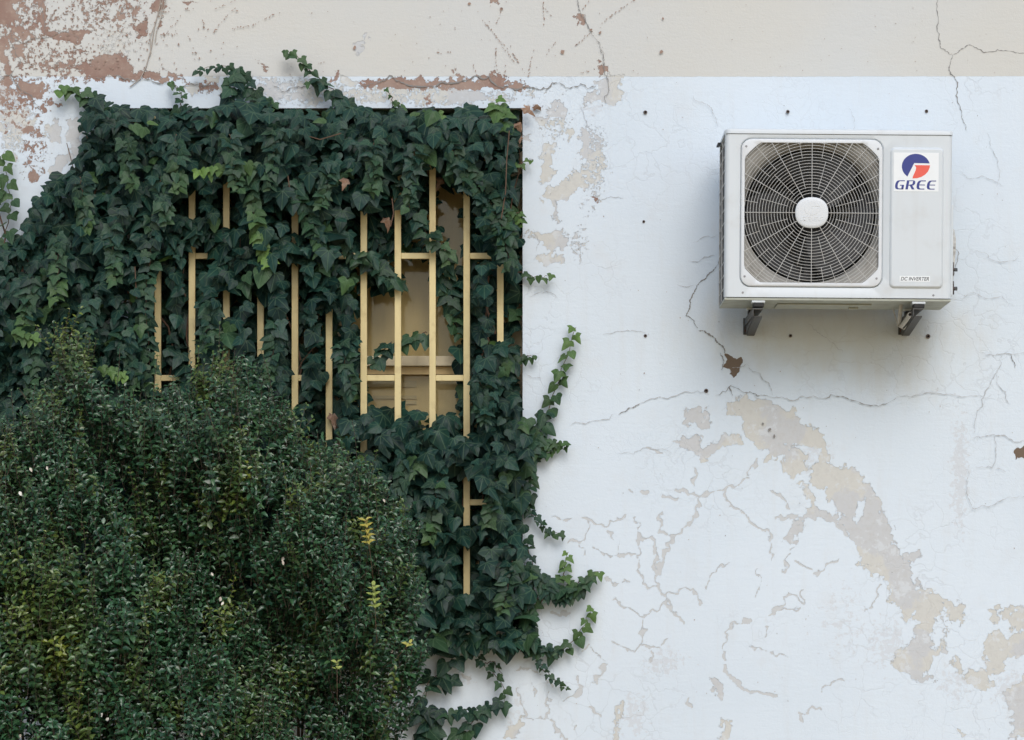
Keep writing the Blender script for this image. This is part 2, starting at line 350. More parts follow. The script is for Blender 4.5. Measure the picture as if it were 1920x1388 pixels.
for pts, w_ in [([(100,495),(190,505),(260,490),(300,480),(345,450)],5), ([(260,490),(290,550),(360,600),(430,640),(430,740)],4),
 ([(190,510),(150,600),(80,660),(40,740),(20,840)],5), ([(40,580),(30,640),(75,660)],4), ([(0,660),(20,780),(20,840),(60,890),(110,960)],4),
 ([(60,870),(150,840),(180,900)],4), ([(0,935),(60,905)],4), ([(510,750),(570,780)],4), ([(590,800),(640,755),(675,745)],6), ([(480,790),(500,700)],3),
 ([(390,780),(380,880)],3), ([(420,940),(460,900),(500,860),(550,900),(545,850)],4), ([(455,915),(530,915)],3), ([(545,980),(570,930)],3.5),
 ([(765,925),(800,880),(815,840)],6), ([(190,850),(215,800),(260,760)],3), ([(265,1100),(270,1010),(290,975),(355,955)],4),
 ([(265,1125),(300,1180),(330,1220),(370,1220),(455,1230)],7), ([(360,1060),(400,1060),(430,1080),(480,1085)],3), ([(595,1230),(640,1200),(690,1180)],3),
 ([(550,1290),(610,1275)],4), ([(445,595),(530,590)],7), ([(440,510),(485,560)],3.5), ([(405,1020),(415,980)],3.5), ([(45,515),(95,525)],7),
 ([(155,470),(165,430)],4), ([(-10,340),(40,360)],6), ([(530,1315),(540,1300)],6), ([(1045,950),(1050,1080)],3), ([(640,590),(700,655)],6),
 ([(380,390),(345,440)],3), ([(130,1240),(140,1270)],6)]: vein('V', ZD, pts, w_ * 0.95 + 2.9)
for pts, w_ in [([(765,245),(840,250)],5), ([(905,245),(960,265),(1010,290),(1060,265),(1135,245)],9), ([(945,275),(905,360),(820,375)],7), ([(890,375),(920,440)],5),
 ([(1185,240),(1190,350),(1200,480),(1225,590),(1280,605)],7), ([(965,400),(1030,440),(1095,435),(1190,450)],6), ([(1095,370),(1090,450)],5), ([(1200,350),(1270,355)],5),
 ([(1280,605),(1330,650),(1335,700),(1220,750),(1130,700),(1070,675)],6), ([(1220,750),(1215,910)],5), ([(1335,700),(1415,780)],7),
 ([(1070,885),(1150,930),(1215,910),(1290,920),(1330,880)],6), ([(1255,930),(1255,1000)],5), ([(1030,550),(1060,605),(1130,570)],4), ([(1055,320),(1075,355)],6),
 ([(1150,110),(1165,110)],9), ([(1205,110),(1220,110)],9), ([(740,720),(790,745),(850,735)],8), ([(895,955),(945,905),(1015,970)],4), ([(1025,990),(965,1090)],7),
 ([(880,1050),(890,1150),(820,1175)],7), ([(565,1030),(640,1025),(700,1070),(740,1110)],4), ([(740,1150),(730,1260),(780,1340),(825,1400)],6), ([(610,1270),(730,1270)],5),
 ([(580,1120),(610,1260)],6), ([(645,1090),(665,1170)],4), ([(855,1330),(880,1320)],8), ([(950,1225),(985,1265)],8), ([(1265,360),(1290,480),(1285,600)],7),
 ([(300,1060),(345,1090)],6)]: vein('V', ZE, pts, w_ * 0.85 + 3.6)
for p in [[(510,1310),(560,1290),(610,1250),(600,1310),(560,1370),(500,1370)], [(1080,1200),(1110,1170),(1115,1240),(1085,1310),(1110,1420),(1060,1420)]]: poly('G', ZE, p, lift=-1)
vein('R', ZE, [(710, 650), (680, 700)], 5)
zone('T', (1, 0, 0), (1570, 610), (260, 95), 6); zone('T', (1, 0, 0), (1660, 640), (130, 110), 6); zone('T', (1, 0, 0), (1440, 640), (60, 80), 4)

def wall_material():
    t = NT('painted plaster'); c = t.co()
    # warp used for every torn edge
    e1 = t.math('MULTIPLY', t.math('SUBTRACT', t.noise(33, 7, 0.7, c), 0.5), 34)
    e2 = t.math('MULTIPLY', t.math('SUBTRACT', t.noise(60, 5, 0.65, t.vmap(c, (1, 1, 1), (3, 1, 7))), 0.5), 16); e3 = t.math('MULTIPLY', t.math('SUBTRACT', t.noise(150, 4, 0.7, c), 0.5), 11)
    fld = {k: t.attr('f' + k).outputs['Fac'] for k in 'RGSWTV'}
    mR = t.ss(t.math('ADD', fld['R'], t.math('ADD', e1, t.math('ADD', e2, e3))), -0.6, 0.6)
    mG = t.ss(t.math('ADD', fld['G'], t.math('ADD', t.math('MULTIPLY', e1, 0.5), t.math('ADD', t.math('MULTIPLY', e2, 1.15), t.math('ADD', e3, t.math('MULTIPLY', t.math('SUBTRACT', t.noise(11, 3, 0.6, c), 0.5), 12))))), -0.6, 0.6)
    mV = t.ss(t.math('ADD', fld['V'], t.math('ADD', t.math('MULTIPLY', e2, 0.45), t.math('MULTIPLY', e3, 0.7))), -0.3, 0.7)
    mS = t.ss(t.math('ADD', fld['S'], t.math('ADD', e1, t.math('MULTIPLY', e2, 1.3))), -1.5, 2.5)
    mW = t.ss(t.math('ADD', fld['W'], t.math('MULTIPLY', e2, 0.7)), -0.6, 0.6)
    sp = t.t.nodes.new('ShaderNodeSeparateXYZ'); t.put(sp.inputs[0], c)
    # the white coat ends in a straight line
    zline = at(0, 143.5).z
    zz = t.math('ADD', sp.outputs[2], t.math('MULTIPLY', t.math('SUBTRACT', t.noise(35, 3, 0.6, c), 0.5), 0.006))
    up = t.ss(zz, zline - 0.001, zline + 0.001)
    big = t.noise(0.9, 4, 0.55, c); med = t.noise(7, 5, 0.6, c); fine = t.noise(90, 4, 0.6, c)
    streak = t.noise(4, 4, 0.6, t.vmap(c, (5, 1, 0.5)))
    white = t.mix(t.ss(big, 0.35, 0.7), (0.68, 0.755, 0.82), (0.64, 0.72, 0.79))
    white = t.mix(t.math('MULTIPLY', t.ss(streak, 0.5, 0.8), 0.22), white, (0.60, 0.61, 0.60))
    white = t.mix(t.math('MULTIPLY', t.ss(med, 0.52, 0.75), 0.25), white, (0.62, 0.635, 0.64))
    cream = t.mix(t.ss(big, 0.38, 0.66), (0.61, 0.605, 0.565), (0.60, 0.61, 0.595))
    cream = t.mix(t.math('MULTIPLY', t.ss(med, 0.5, 0.8), 0.35), cream, (0.585, 0.57, 0.53))
    coat = t.mix(up, white, cream)
    # old repair rectangle around the unit, a touch greyer
    lay = t.math('ADD', t.noise(3.2, 2, 0.5, c), t.math('MULTIPLY', t.math('SUBTRACT', t.noise(28, 6, 0.7, c), 0.5), 0.22))
    beige = t.mix(t.ss(lay, 0.47, 0.51), (0.555, 0.57, 0.58), (0.60, 0.60, 0.565))
    beige = t.mix(t.ss(t.noise(14, 6, 0.68, t.vmap(c, (1, 1, 1), (9, 2, 4))), 0.54, 0.60, 0, 0.6), beige, (0.66, 0.70, 0.73))
    beige = t.mix(t.math('MULTIPLY', t.ss(t.noise(45, 4, 0.7, c), 0.45, 0.7), 0.35), beige, (0.49, 0.48, 0.455))
    red = t.mix(t.ss(t.noise(9, 5, 0.6, c), 0.35, 0.65), (0.29, 0.19, 0.155), (0.36, 0.265, 0.22))
    red = t.mix(t.ss(t.noise(70, 3, 0.6, c), 0.55, 0.75, 0, 0.5), red, (0.5, 0.4, 0.32))
    # crazing
    vo = t.t.nodes.new('ShaderNodeTexVoronoi'); vo.feature = 'DISTANCE_TO_EDGE'; vo.inputs['Scale'].default_value = 9
    nv = t.t.nodes.new('ShaderNodeTexNoise'); nv.inputs['Scale'].default_value = 7; nv.inputs['Detail'].default_value = 4; t.put(nv.inputs[0], c)
    vm = t.t.nodes.new('ShaderNodeVectorMath'); vm.operation = 'MULTIPLY_ADD'; t.put(vm.inputs[0], nv.outputs['Color']); vm.inputs[1].default_value = (0.22, 0.22, 0.22); t.put(vm.inputs[2], c)
    t.put(vo.inputs['Vector'], vm.outputs[0])
    craze = t.math('MULTIPLY', t.ss(vo.outputs[0], 0.006, 0.03, 1, 0), t.ss(t.noise(1.6, 3, 0.5, t.vmap(c, (1, 1, 1), (5, 5, 5))), 0.47, 0.62))
    vo2 = t.t.nodes.new('ShaderNodeTexVoronoi'); vo2.feature = 'DISTANCE_TO_EDGE'; vo2.inputs['Scale'].default_value = 26; t.put(vo2.inputs['Vector'], vm.outputs[0])
    craze2 = t.math('MULTIPLY', t.ss(vo2.outputs[0], 0.01, 0.06, 1, 0), t.ss(t.noise(2.4, 3, 0.5, c), 0.5, 0.66))
    cz = t.math('MULTIPLY', t.math('MAXIMUM', craze, t.math('MULTIPLY', craze2, 0.6)), t.math('SUBTRACT', 1, up))
    coat = t.mix(t.math('MULTIPLY', cz, 0.16), coat, (0.38, 0.39, 0.41))
    coat = t.mix(t.math('MULTIPLY', mS, 0.42), coat, (0.56, 0.56, 0.57))
    warm_tone = t.ss(t.math('ADD', fld['T'], t.math('MULTIPLY', t.math('SUBTRACT', t.noise(5, 5, 0.6, t.vmap(c, (2.2, 1, 0.8))), 0.5), 14)), -3, 8)  # warm beige tone on the wall below the unit, broken up by noise
    coat = t.mix(t.math('MULTIPLY', warm_tone, 0.48), coat, (0.55, 0.51, 0.40))
    coat = t.mix(t.math('MULTIPLY', mV, 0.9), coat, (0.555, 0.565, 0.565))
    col = t.mix(mG, coat, beige)
    col = t.mix(mR, col, red)
    col = t.mix(mW, col, (0.17, 0.125, 0.09))
    h = t.math('SUBTRACT', 1.0, t.math('MAXIMUM', t.math('MAXIMUM', mR, mW), t.math('MULTIPLY', t.math('MAXIMUM', mG, mV), 0.85)))
    h = t.math('SUBTRACT', h, t.math('MULTIPLY', cz, 0.3))
    h = t.math('SUBTRACT', h, t.math('MULTIPLY', mS, 0.12))
    h = t.math('ADD', h, t.math('MULTIPLY', up, 0.3))
    h = t.math('ADD', h, t.math('MULTIPLY', fine, 0.5))
    h = t.math('ADD', h, t.math('MULTIPLY', t.noise(260, 2, 0.5, c), 0.3))
    h = t.math('ADD', h, t.math('MULTIPLY', t.noise(30, 3, 0.6, t.vmap(c, (0.5, 1, 2.2))), 0.5))
    return t.done(col, 0.82, t.bump(h, 0.0016, 0.9), spec=0.25)
M['wall'] = wall_material()
M['crack'] = worn('crack shadow line', (0.25, 0.245, 0.235), 0.95, (0.25, 0.2, 0.17), 0.6, scale=40, bumpd=0)
M['crackpale'] = worn('hairline crack', (0.44, 0.45, 0.46), 0.95, (0.52, 0.52, 0.52), 0.7, scale=25, bumpd=0)
M['fleck'] = worn('bare brown plaster', (0.34, 0.24, 0.19), 0.95, (0.22, 0.19, 0.17), 0.8, scale=30, bumpd=0)

wall = thing('house_wall', 'old plastered house wall, white below and cream above, paint peeling to red brown at the top left', 'wall')
def build_wall():
    ny, nx = GX.shape
    co = np.zeros((ny, nx, 3)); co[..., 0] = (GX - 960) / PPM; co[..., 2] = EYE + (HOR - GY) / PPM
    co[..., 2] = np.maximum(co[..., 2], 0.0)
    co[..., 1] = 0.0025 * np.sin(co[..., 0] * 3.1 + co[..., 2] * 1.3) + 0.0018 * np.sin(co[..., 2] * 5.3 + co[..., 0] * 2.1)
    idx = np.arange(ny * nx).reshape(ny, nx)
    cx = (GX[:-1, :-1] + GX[1:, 1:]) / 2; cy = (GY[:-1, :-1] + GY[1:, 1:]) / 2
    keep = ~((cx > OX0) & (cx < OX1) & (cy > OY0) & (cy < OY1))
    q = np.stack([idx[1:, :-1], idx[1:, 1:], idx[:-1, 1:], idx[:-1, :-1]], -1)[keep]
    # compact
    used = np.zeros(ny * nx, bool); used[q.ravel()] = True; new = np.cumsum(used) - 1
    v = co.reshape(-1, 3)[used]; q = new[q]
    verts = [v]; quads = [q]; tris = []; mats = [np.zeros(len(q), int)]; base = len(v)
    # cracks and flecks, half a millimetre proud
    ev, eq, em = [], [], []
    def ribbon(pts, w, mat, jag=1.0):
        nonlocal base
        P = [Vector((p[0], p[1])) for p in pts]
        for it in range(4):
            Q = [P[0]]
            for a, b in zip(P, P[1:]):
                L = (b - a).length; n_ = Vector((-(b - a).y, (b - a).x)).normalized() if L > 1e-6 else Vector((0, 0))
                Q += [(a + b) / 2 + n_ * random.gauss(0, 0.11 * jag) * L, b]
            P = Q
        k = len(P); start = base
        for i, p in enumerate(P):
            a = P[max(i - 1, 0)]; b = P[min(i + 1, k - 1)]; d = (b - a); d = d.normalized() if d.length > 1e-6 else Vector((1, 0))
            n_ = Vector((-d.y, d.x)); e = math.sin(math.pi * (0.04 + 0.92 * i / (k - 1))) ** 0.5
            ww = w * 0.43 * e * random.uniform(0.2, 1.7)
            for s_ in (-1, 1):
                r_ = p + n_ * ww * s_; ww3 = at(r_.x, r_.y); ev.append((ww3.x, -0.0050, ww3.z))
        for i in range(k - 1):
            eq.append((start + 2 * i, start + 2 * i + 1, start + 2 * i + 3, start + 2 * i + 2)); em.append(mat)
        base += 2 * k
    def fleck(x, y, rx, ry, ang, mat=3):
        nonlocal base
        c_, s_ = math.cos(ang), math.sin(ang); pts = []
        for i in range(8):
            t_ = i / 8 * 2 * math.pi; r_ = random.uniform(0.6, 1.25); pts.append((x + (rx * math.cos(t_) * c_ - ry * math.sin(t_) * s_) * r_, y + (rx * math.cos(t_) * s_ + ry * math.sin(t_) * c_) * r_))
        for px, py in pts: w3 = at(px, py); ev.append((w3.x, -0.0052, w3.z))
        b = base
        eq.extend([(b, b + 1, b + 2, b + 3), (b, b + 3, b + 4, b + 7), (b + 4, b + 5, b + 6, b + 7)]); em.extend([mat] * 3); base += 8
    for pts, w in [([(1083,-30),(1084,10),(1095,35),(1108,60),(1125,90),(1131,120)],1.6), ([(1128,95),(1133,130),(1140,150),(1142,170),(1136,195)],1.5),
      ([(672,161),(700,157),(760,158),(800,163),(860,155),(930,160),(985,163),(1012,169),(1060,165),(1118,161)],2.6),
      ([(180,146),(260,150),(350,160),(410,158)],2.0), ([(510,160),(560,163),(600,158)],1.6), ([(0,152),(20,140),(28,155),(60,180),(72,205)],1.8), ([(18,40),(20,80),(22,145)],1.2),
      ([(82,0),(84,40),(88,70)],1.2), ([(25,72),(70,73),(150,74)],1.0),
      ([(1757,-30),(1757,55),(1765,92),(1786,104)],1.5), ([(1786,104),(1806,92),(1822,86),(1870,93),(1930,101)],1.5), ([(1786,104),(1779,132),(1795,160),(1803,212)],2.0), ([(1803,212),(1812,246)],1.0),
      ([(1347,488),(1330,512),(1307,535),(1292,565),(1286,592),(1308,615)],2.0), ([(1310,620),(1330,628),(1348,645),(1358,662)],3.0),
      ([(1160,778),(1185,765),(1200,757)],1.8), ([(1350,662),(1353,695)],1.8), ([(1371,722),(1374,742)],1.8),
      ([(1340,742),(1400,736),(1440,744)],1.3), ([(1540,748),(1610,754),(1680,746)],1.4), ([(1895,665),(1903,690)],1.8),
      ([(1757,445),(1795,470),(1785,520)],1.0)]: ribbon(pts, w, 1)
    for pts, w in [([(1070,798),(1110,790),(1150,777)],1.4), ([(1200,757),(1240,745),(1330,741)],1.2), ([(1440,744),(1490,751),(1540,748)],1.2), ([(1680,746),(1720,740),(1790,742),(1860,738)],1.0),
      ([(1400,682),(1425,700),(1442,720),(1448,742)],1.3), ([(1372,690),(1400,682)],1.2), ([(1840,660),(1880,664),(1930,668)],1.2), ([(1880,664),(1868,700),(1850,730),(1832,770),(1826,812)],1.2),
      ([(1866,700),(1885,735),(1893,760)],1.1), ([(1822,822),(1860,815),(1890,822),(1925,826)],1.4), ([(1862,816),(1867,850),(1860,878),(1830,876)],1.2), ([(1867,878),(1885,885)],1.0),
      ([(1812,880),(1812,920),(1826,955),(1870,940),(1925,930)],1.2), ([(1300,180),(1326,196),(1336,212),(1346,236)],1.0), ([(1130,628),(1165,622),(1210,624)],0.9), ([(1345,440),(1300,455)],0.8),
      ([(1120,375),(1145,369),(1170,372)],0.9), ([(1000,430),(1012,455),(1006,470)],1.0), ([(1090,200),(1096,222),(1100,238)],1.2), ([(1040,260),(1050,240)],0.8),
      ([(1515,608),(1545,632),(1580,662)],0.9), ([(1600,250),(1590,200)],0.6), ([(1290,490),(1340,480)],1.2), ([(1300,535),(1285,538),(1270,533)],0.9), ([(1800,320),(1840,330),(1880,350)],0.8), ([(1850,250),(1870,300),(1868,350)],0.8),
      ([(1830,470),(1870,490),(1910,480)],0.9), ([(1800,560),(1850,560),(1900,575)],0.9), ([(990,560),(1030,548),(1045,560)],0.8), ([(985,700),(1020,708)],0.8), ([(1160,850),(1210,840),(1260,850)],0.7)]: ribbon(pts, w, 2)
    # dashed rows of root marks and flecks in the cream paint
    zb, za = px_of(ZB), px_of(ZA)
    rows = [(zb, a) for a in [[(830,100),(930,215),(1000,290),(1045,360)], [(960,15),(935,50),(905,130)], [(905,250),(905,300),(910,360)], [(1100,250),(1080,340),(1070,395)], [(1305,245),(1400,160),(1550,45),(1620,0)],
        [(1150,20),(1150,140)], [(1165,280),(1220,210)], [(790,340),(805,390)], [(955,340),(950,400)], [(610,272),(690,270)], [(1605,360),(1640,370)], [(1340,375),(1400,365)], [(1160,50),(1190,80)], [(980,240),(1000,300)],
        [(860,130),(1000,320)], [(1380,10),(1350,45)]]]
    rows += [(za, a) for a in [[(1100,165),(1160,90),(1215,40)], [(1160,155),(1300,130),(1410,75)], [(1040,110),(1050,140)], [(1110,45),(1210,5)], [(800,230),(870,160),(930,80)], [(830,180),(910,175)], [(640,240),(720,200),(780,170)],
        [(400,110),(480,60),(560,0)], [(260,60),(270,140)], [(330,30),(420,110)], [(560,20),(700,40)], [(830,60),(900,62)], [(740,250),(760,240)], [(850,235),(860,238)], [(1640,325),(1690,318)], [(300,90),(420,20)], [(500,120),(560,90)]]]
    for f, pts in rows:
        P = [f(p) for p in pts]
        for a, b in zip(P, P[1:]):
            L = math.hypot(b[0] - a[0], b[1] - a[1]); s_ = 0
            while s_ < L:
                q_ = s_ / L; an = math.atan2(b[1] - a[1], b[0] - a[0])
                if random.random() < 0.8: fleck(a[0] + (b[0] - a[0]) * q_ + random.gauss(0, .8), a[1] + (b[1] - a[1]) * q_ + random.gauss(0, .8), random.uniform(1, 3.0), random.uniform(0.5, 1.2), an + random.gauss(0, .4))
                s_ += random.uniform(3.5, 8)
    for _ in range(420):
        x = abs(random.gauss(0, 170)) + 40; y = random.uniform(-10, 130)
        if x < 460: fleck(x, y, random.uniform(0.7, 3), random.uniform(0.5, 1.6), random.uniform(0, 3))
    for _ in range(90):
        x = random.uniform(460, 1900); y = random.uniform(5, 140)
        fleck(x, y, random.uniform(0.4, 1.6), random.uniform(0.3, 0.9), random.uniform(0, 3))
    for _ in range(130):
        fleck(random.uniform(1000, 1910), random.uniform(150, 1380), random.uniform(0.4, 1.5), random.uniform(0.3, 0.9), random.uniform(0, 3), random.choice([1, 2, 3]))
    for x, y, r_ in [(1240, 98, 4), (1055, 98, 4.5), (1125, 62, 3), (1108, 57, 3), (880, 8, 3), (1243, 35, 2.5), (940, 18, 3), (665, 90, 4), (1443, 806, 4), (1452, 818, 3), (1430, 795, 2.5), (1208, 700, 1.5)]:
        fleck(x, y, r_, r_ * 0.8, random.uniform(0, 3), 1 if y > 700 else 3)
    ev = np.array(ev); eq = np.array(eq)
    allv = np.concatenate([v, ev]); allq = np.concatenate([q, eq]); am = np.concatenate([mats[0], np.array(em)])
    me = bpy.data.meshes.new('plaster'); me.vertices.add(len(allv)); me.vertices.foreach_set('co', allv.ravel())
    me.loops.add(allq.size); me.loops.foreach_set('vertex_index', allq.ravel().astype(np.int32))
    me.polygons.add(len(allq)); me.polygons.foreach_set('loop_start', np.arange(0, allq.size, 4, dtype=np.int32))
    me.materials.append(M['wall']); me.materials.append(M['crack']); me.materials.append(M['crackpale']); me.materials.append(M['fleck'])
    me.polygons.foreach_set('material_index', am.astype(np.int32)); me.polygons.foreach_set('use_smooth', np.ones(len(allq), bool))
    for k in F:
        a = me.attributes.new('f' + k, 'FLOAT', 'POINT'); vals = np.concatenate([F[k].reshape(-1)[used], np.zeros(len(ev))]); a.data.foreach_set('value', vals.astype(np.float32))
    me.update(calc_edges=True); me.validate()
    return link('plaster', me, wall)
build_wall()
def W(px): return (px - 960) / PPM
def H(py): return EYE + (HOR - py) / PPM
x0, x1, zt, zb_ = W(OX0), W(OX1), H(OY0), H(OY1)
b = MB()
b.box((-11.9, 0.0048, 0), (x0 - 0.0, 0.36, 6.8)); b.box((x1, 0.0048, 0), (12.0, 0.36, 6.8))
b.box((x0, 0.0048, zt), (x1, 0.36, 6.8)); b.box((x0, 0.0048, 0), (x1, 0.36, zb_))
b.build('masonry', M['reveal'], wall)
b = MB(); xa = 0.0
b.box((x0, -0.012, zb_ - 0.022), (x1 + 0.0, 0.2, zb_ + 0.004))
sl = b.build('window_sill', M['sill'], wall, bevel=0.004)
b = MB()
for (px, py) in [(1210,211),(1477,210),(1737,209),(1207,416),(1210,630),(1482,630),(1740,631),(1324,733)]:
    b = MB(); c = at(px, py); q_ = random.uniform(.7, 1.35)
    b.lathe([(r_ * q_, y_) for r_, y_ in ((0.0002, 0.004), (0.0062, 0.002), (0.0075, -0.003), (0.0058, -0.0072), (0.0042, -0.0066), (0.0036, 0.0))], (c.x, 0, c.z), 14)
    o = b.build('anchor_plug', M['plug'], wall, smooth=True)
    b = MB(); b.lathe([(0.0001, -0.006), (0.0040, -0.0062)], (c.x, 0, c.z), 12); b.build('drill_hole', M['hole'], o)

# ground
b = MB(); b.add([(-120, -150, 0), (120, -150, 0), (120, 90, 0), (-120, 90, 0)], [(0, 1, 2, 3)])
tag(b.build('ground', M['ground']), kind='structure')

# ------------------------------------------------------------------ WINDOW behind the grille
win = thing('window', 'recessed window with cream painted sash and tan blind behind the yellow bars', 'window', ((x0 + x1) / 2, 0.2, zb_))
off = win.location
b = MB(off); fw = 0.055; yw0, yw1 = 0.17, 0.23
b.box((x0, yw0, zb_ + .004), (x0 + fw, yw1, zt)); b.box((x1 - fw, yw0, zb_ + .004), (x1, yw1, zt)); b.box((x0 + fw, yw0, zt - fw), (x1 - fw, yw1, zt)); b.box((x0 + fw, yw0, zb_ + .004), (x1 - fw, yw1, zb_ + fw))
b.build('frame', M['sash'], win, bevel=0.004)
k = (D + 0.15) / D
zr = at(0, 677, .15).z
b = MB(off); b.box((x0 + fw, 0.150, zr - 0.019), (x1 - fw, 0.205, zr + 0.019)); b.build('meeting_rail', M['sash'], win, bevel=0.003)
b = MB(off); b.box((x0 + fw, 0.172, zr - 0.050), (x1 - fw, 0.204, zr - 0.0192)); b.build('sash_rail', M['blind'], win, bevel=0.002)
xm = at(640, 0, .17).x
b = MB(off); b.box((xm - 0.03, 0.165, zb_ + fw), (xm + 0.03, 0.206, zt - fw)); b.build('mullion', M['sash'], win, bevel=0.003)
for (a_, c_) in ((zb_ + fw, zr - 0.05), (zr + 0.019, zt - fw)):
    b = MB(off); b.box((x0 + fw, 0.208, a_), (x1 - fw, 0.212, c_)); b.build('pane', M['glass'], win)
b = MB(off); b.box((x0 + fw, 0.232, zb_ + .03), (x1 - fw, 0.24, zt - .03)); b.build('blind', M['blind'], win)
b = MB(off)
for (xa, xb, ya, yb_) in ((690, 781, 714, 726), (700, 781, 742, 748), (745, 781, 752, 758)):
    p = at(xa, ya, .225); q = at(xb, yb_, .225); b.box((p.x, 0.224, q.z), (q.x, 0.229, p.z))
b.build('reflection_strip', M['reflection_strip'], win)  # pale strips that paint a reflection of the bars in the lower pane

# ------------------------------------------------------------------ GRILLE
gr = thing('window_grille', 'cream yellow steel window grille of upright bars joined by short staggered crossbars, overgrown with ivy', 'window grille', ((x0 + x1) / 2, 0.0, zb_))
bars = [296, 360, 424.5, 488.5, 553, 617, 682, 746, 811, 875, 938]; off = gr.location
yb0, yb1 = -0.006, 0.016
for bx in bars:
    b = MB(off); c = at(bx, 0, 0).x; b.box((c - 0.0122, yb0, zb_ + 0.03), (c + 0.0122, yb1, zt - 0.012)); b.build('bar', M['grille'], gr, bevel=0.0018)
for row, py in enumerate((250, 480, 709, 942, 1165)):
    st = 0 if row % 2 == 0 else 1
    for i in range(st, 10, 2):
        z = at(0, py).z; xa = at(bars[i], 0).x + 0.0124; xb = at(bars[i + 1], 0).x - 0.0124
        if row % 2 == 0 and i % 2: continue
        b = MB(off); b.box((xa, yb0 + 0.0035, z - 0.011), (xb, yb1 - 0.002, z + 0.011)); b.build('crossbar', M['grille'], gr, bevel=0.0015)

# ------------------------------------------------------------------ AIR CONDITIONER
YF = -0.42; S = (D + YF) / D / PPM
ac = thing('air_conditioner', 'white outdoor air conditioner unit with round fan grille hung on the wall', 'air conditioner', at(1571, 560, YF))
ac.rotation_euler = (0, R(0.45), 0)
def lx(px): return (px - 1571) * S
def lz(py): return (560 - py) * S - (px_tilt)
px_tilt = 0.0
XL, XR, ZT, ZB2 = lx(1357.5), lx(1784), lz(251.5), lz(558.5); DEP = 0.30
CX, CZ = lx(1520.4), lz(400.0)
# ray sampled loops around the fan centre
def rr_half(a, b_, r, th):
    c, s_ = abs(math.cos(th)), abs(math.sin(th)); lo, hi = 0, a + b_
    for _ in range(40):
        m_ = (lo + hi) / 2; x, z = m_ * c, m_ * s_; qx, qz = max(x - (a - r), 0), max(z - (b_ - r), 0)
        ins = x <= a and z <= b_ and (qx == 0 or qz == 0 or math.hypot(qx, qz) <= r)
        lo, hi = (m_, hi) if ins else (lo, m_)
    return lo
def rect_ray(th, l, r_, bt, tp):
    c, s_ = math.cos(th), math.sin(th); ts = []
    if c > 1e-9: ts.append((r_ - CX) / c)
    if c < -1e-9: ts.append((l - CX) / c)
    if s_ > 1e-9: ts.append((tp - CZ) / s_)
    if s_ < -1e-9: ts.append((bt - CZ) / s_)
    return min(ts)
RND = 0.016
angs = sorted(set([2 * math.pi * i / 160 for i in range(160)] + [math.atan2(z - CZ, x - CX) % (2 * math.pi) for x in (XL + RND, XR - RND) for z in (ZB2, ZT)]))
A = 132.6 * S; B = 138.4 * S
def loop(fn, y): return [(CX + fn(t_) * math.cos(t_), y, CZ + fn(t_) * math.sin(t_)) for t_ in angs]
def loft(mb, loops):
    n = len(angs); vs_ = [p for l in loops for p in l]
    mb.add(vs_, [(i * n + j, i * n + (j + 1) % n, (i + 1) * n + (j + 1) % n, (i + 1) * n + j) for i in range(len(loops) - 1) for j in range(n)])
b = MB()
loft(b, [loop(lambda t_: rr_half(A - .004, B - .004, 16 * S, t_), 0.014), loop(lambda t_: rr_half(A + .001, B + .001, 19 * S, t_), 0.008), loop(lambda t_: rr_half(A + .0030, B + .0030, 20 * S, t_), 0.002),
         loop(lambda t_: rr_half(A + .0055, B + .0055, 22 * S, t_), 0.0), loop(lambda t_: rect_ray(t_, XL + RND, XR - RND, ZB2, ZT), 0.0)])
for sx, xe in ((-1, XL), (1, XR)):
    prof = [(xe - sx * RND * (1 - math.sin(a)), RND * (1 - math.cos(a))) for a in [i * math.pi / 2 / 6 for i in range(7)]] + [(xe, DEP if sx > 0 else RND + 0.006)]
    vs_ = [(x, y, z) for x, y in prof for z in (ZB2, ZT)]
    b.add(vs_, [(2 * i, 2 * i + 1, 2 * i + 3, 2 * i + 2) for i in range(len(prof) - 1)])
b.add([(XL, DEP, ZB2), (XR, DEP, ZB2), (XR, DEP, ZT), (XL, DEP, ZT)], [(0, 1, 2, 3)])
b.build('casing', M['casing'], ac, smooth=True)
# side grille on the left
b = MB()
for y in (0.16, DEP - .004): b.box((XL - 0.0005, y - 0.004, ZB2), (XL + 0.003, y + 0.004, ZT - 0.01))
for i in range(12): z = ZB2 + (ZT - ZB2) * (i + 0.7) / 12.4; b.box((XL, 0.020, z - 0.0016), (XL + 0.002, DEP - .01, z + 0.0016))
b.build('side_grille', M['wire'], ac)
b = MB(); b.box((XL + 0.010, 0.026, ZB2 + .01), (XL + 0.014, DEP - .006, ZT - .01)); b.build('condenser_coil', M['dark'], ac)
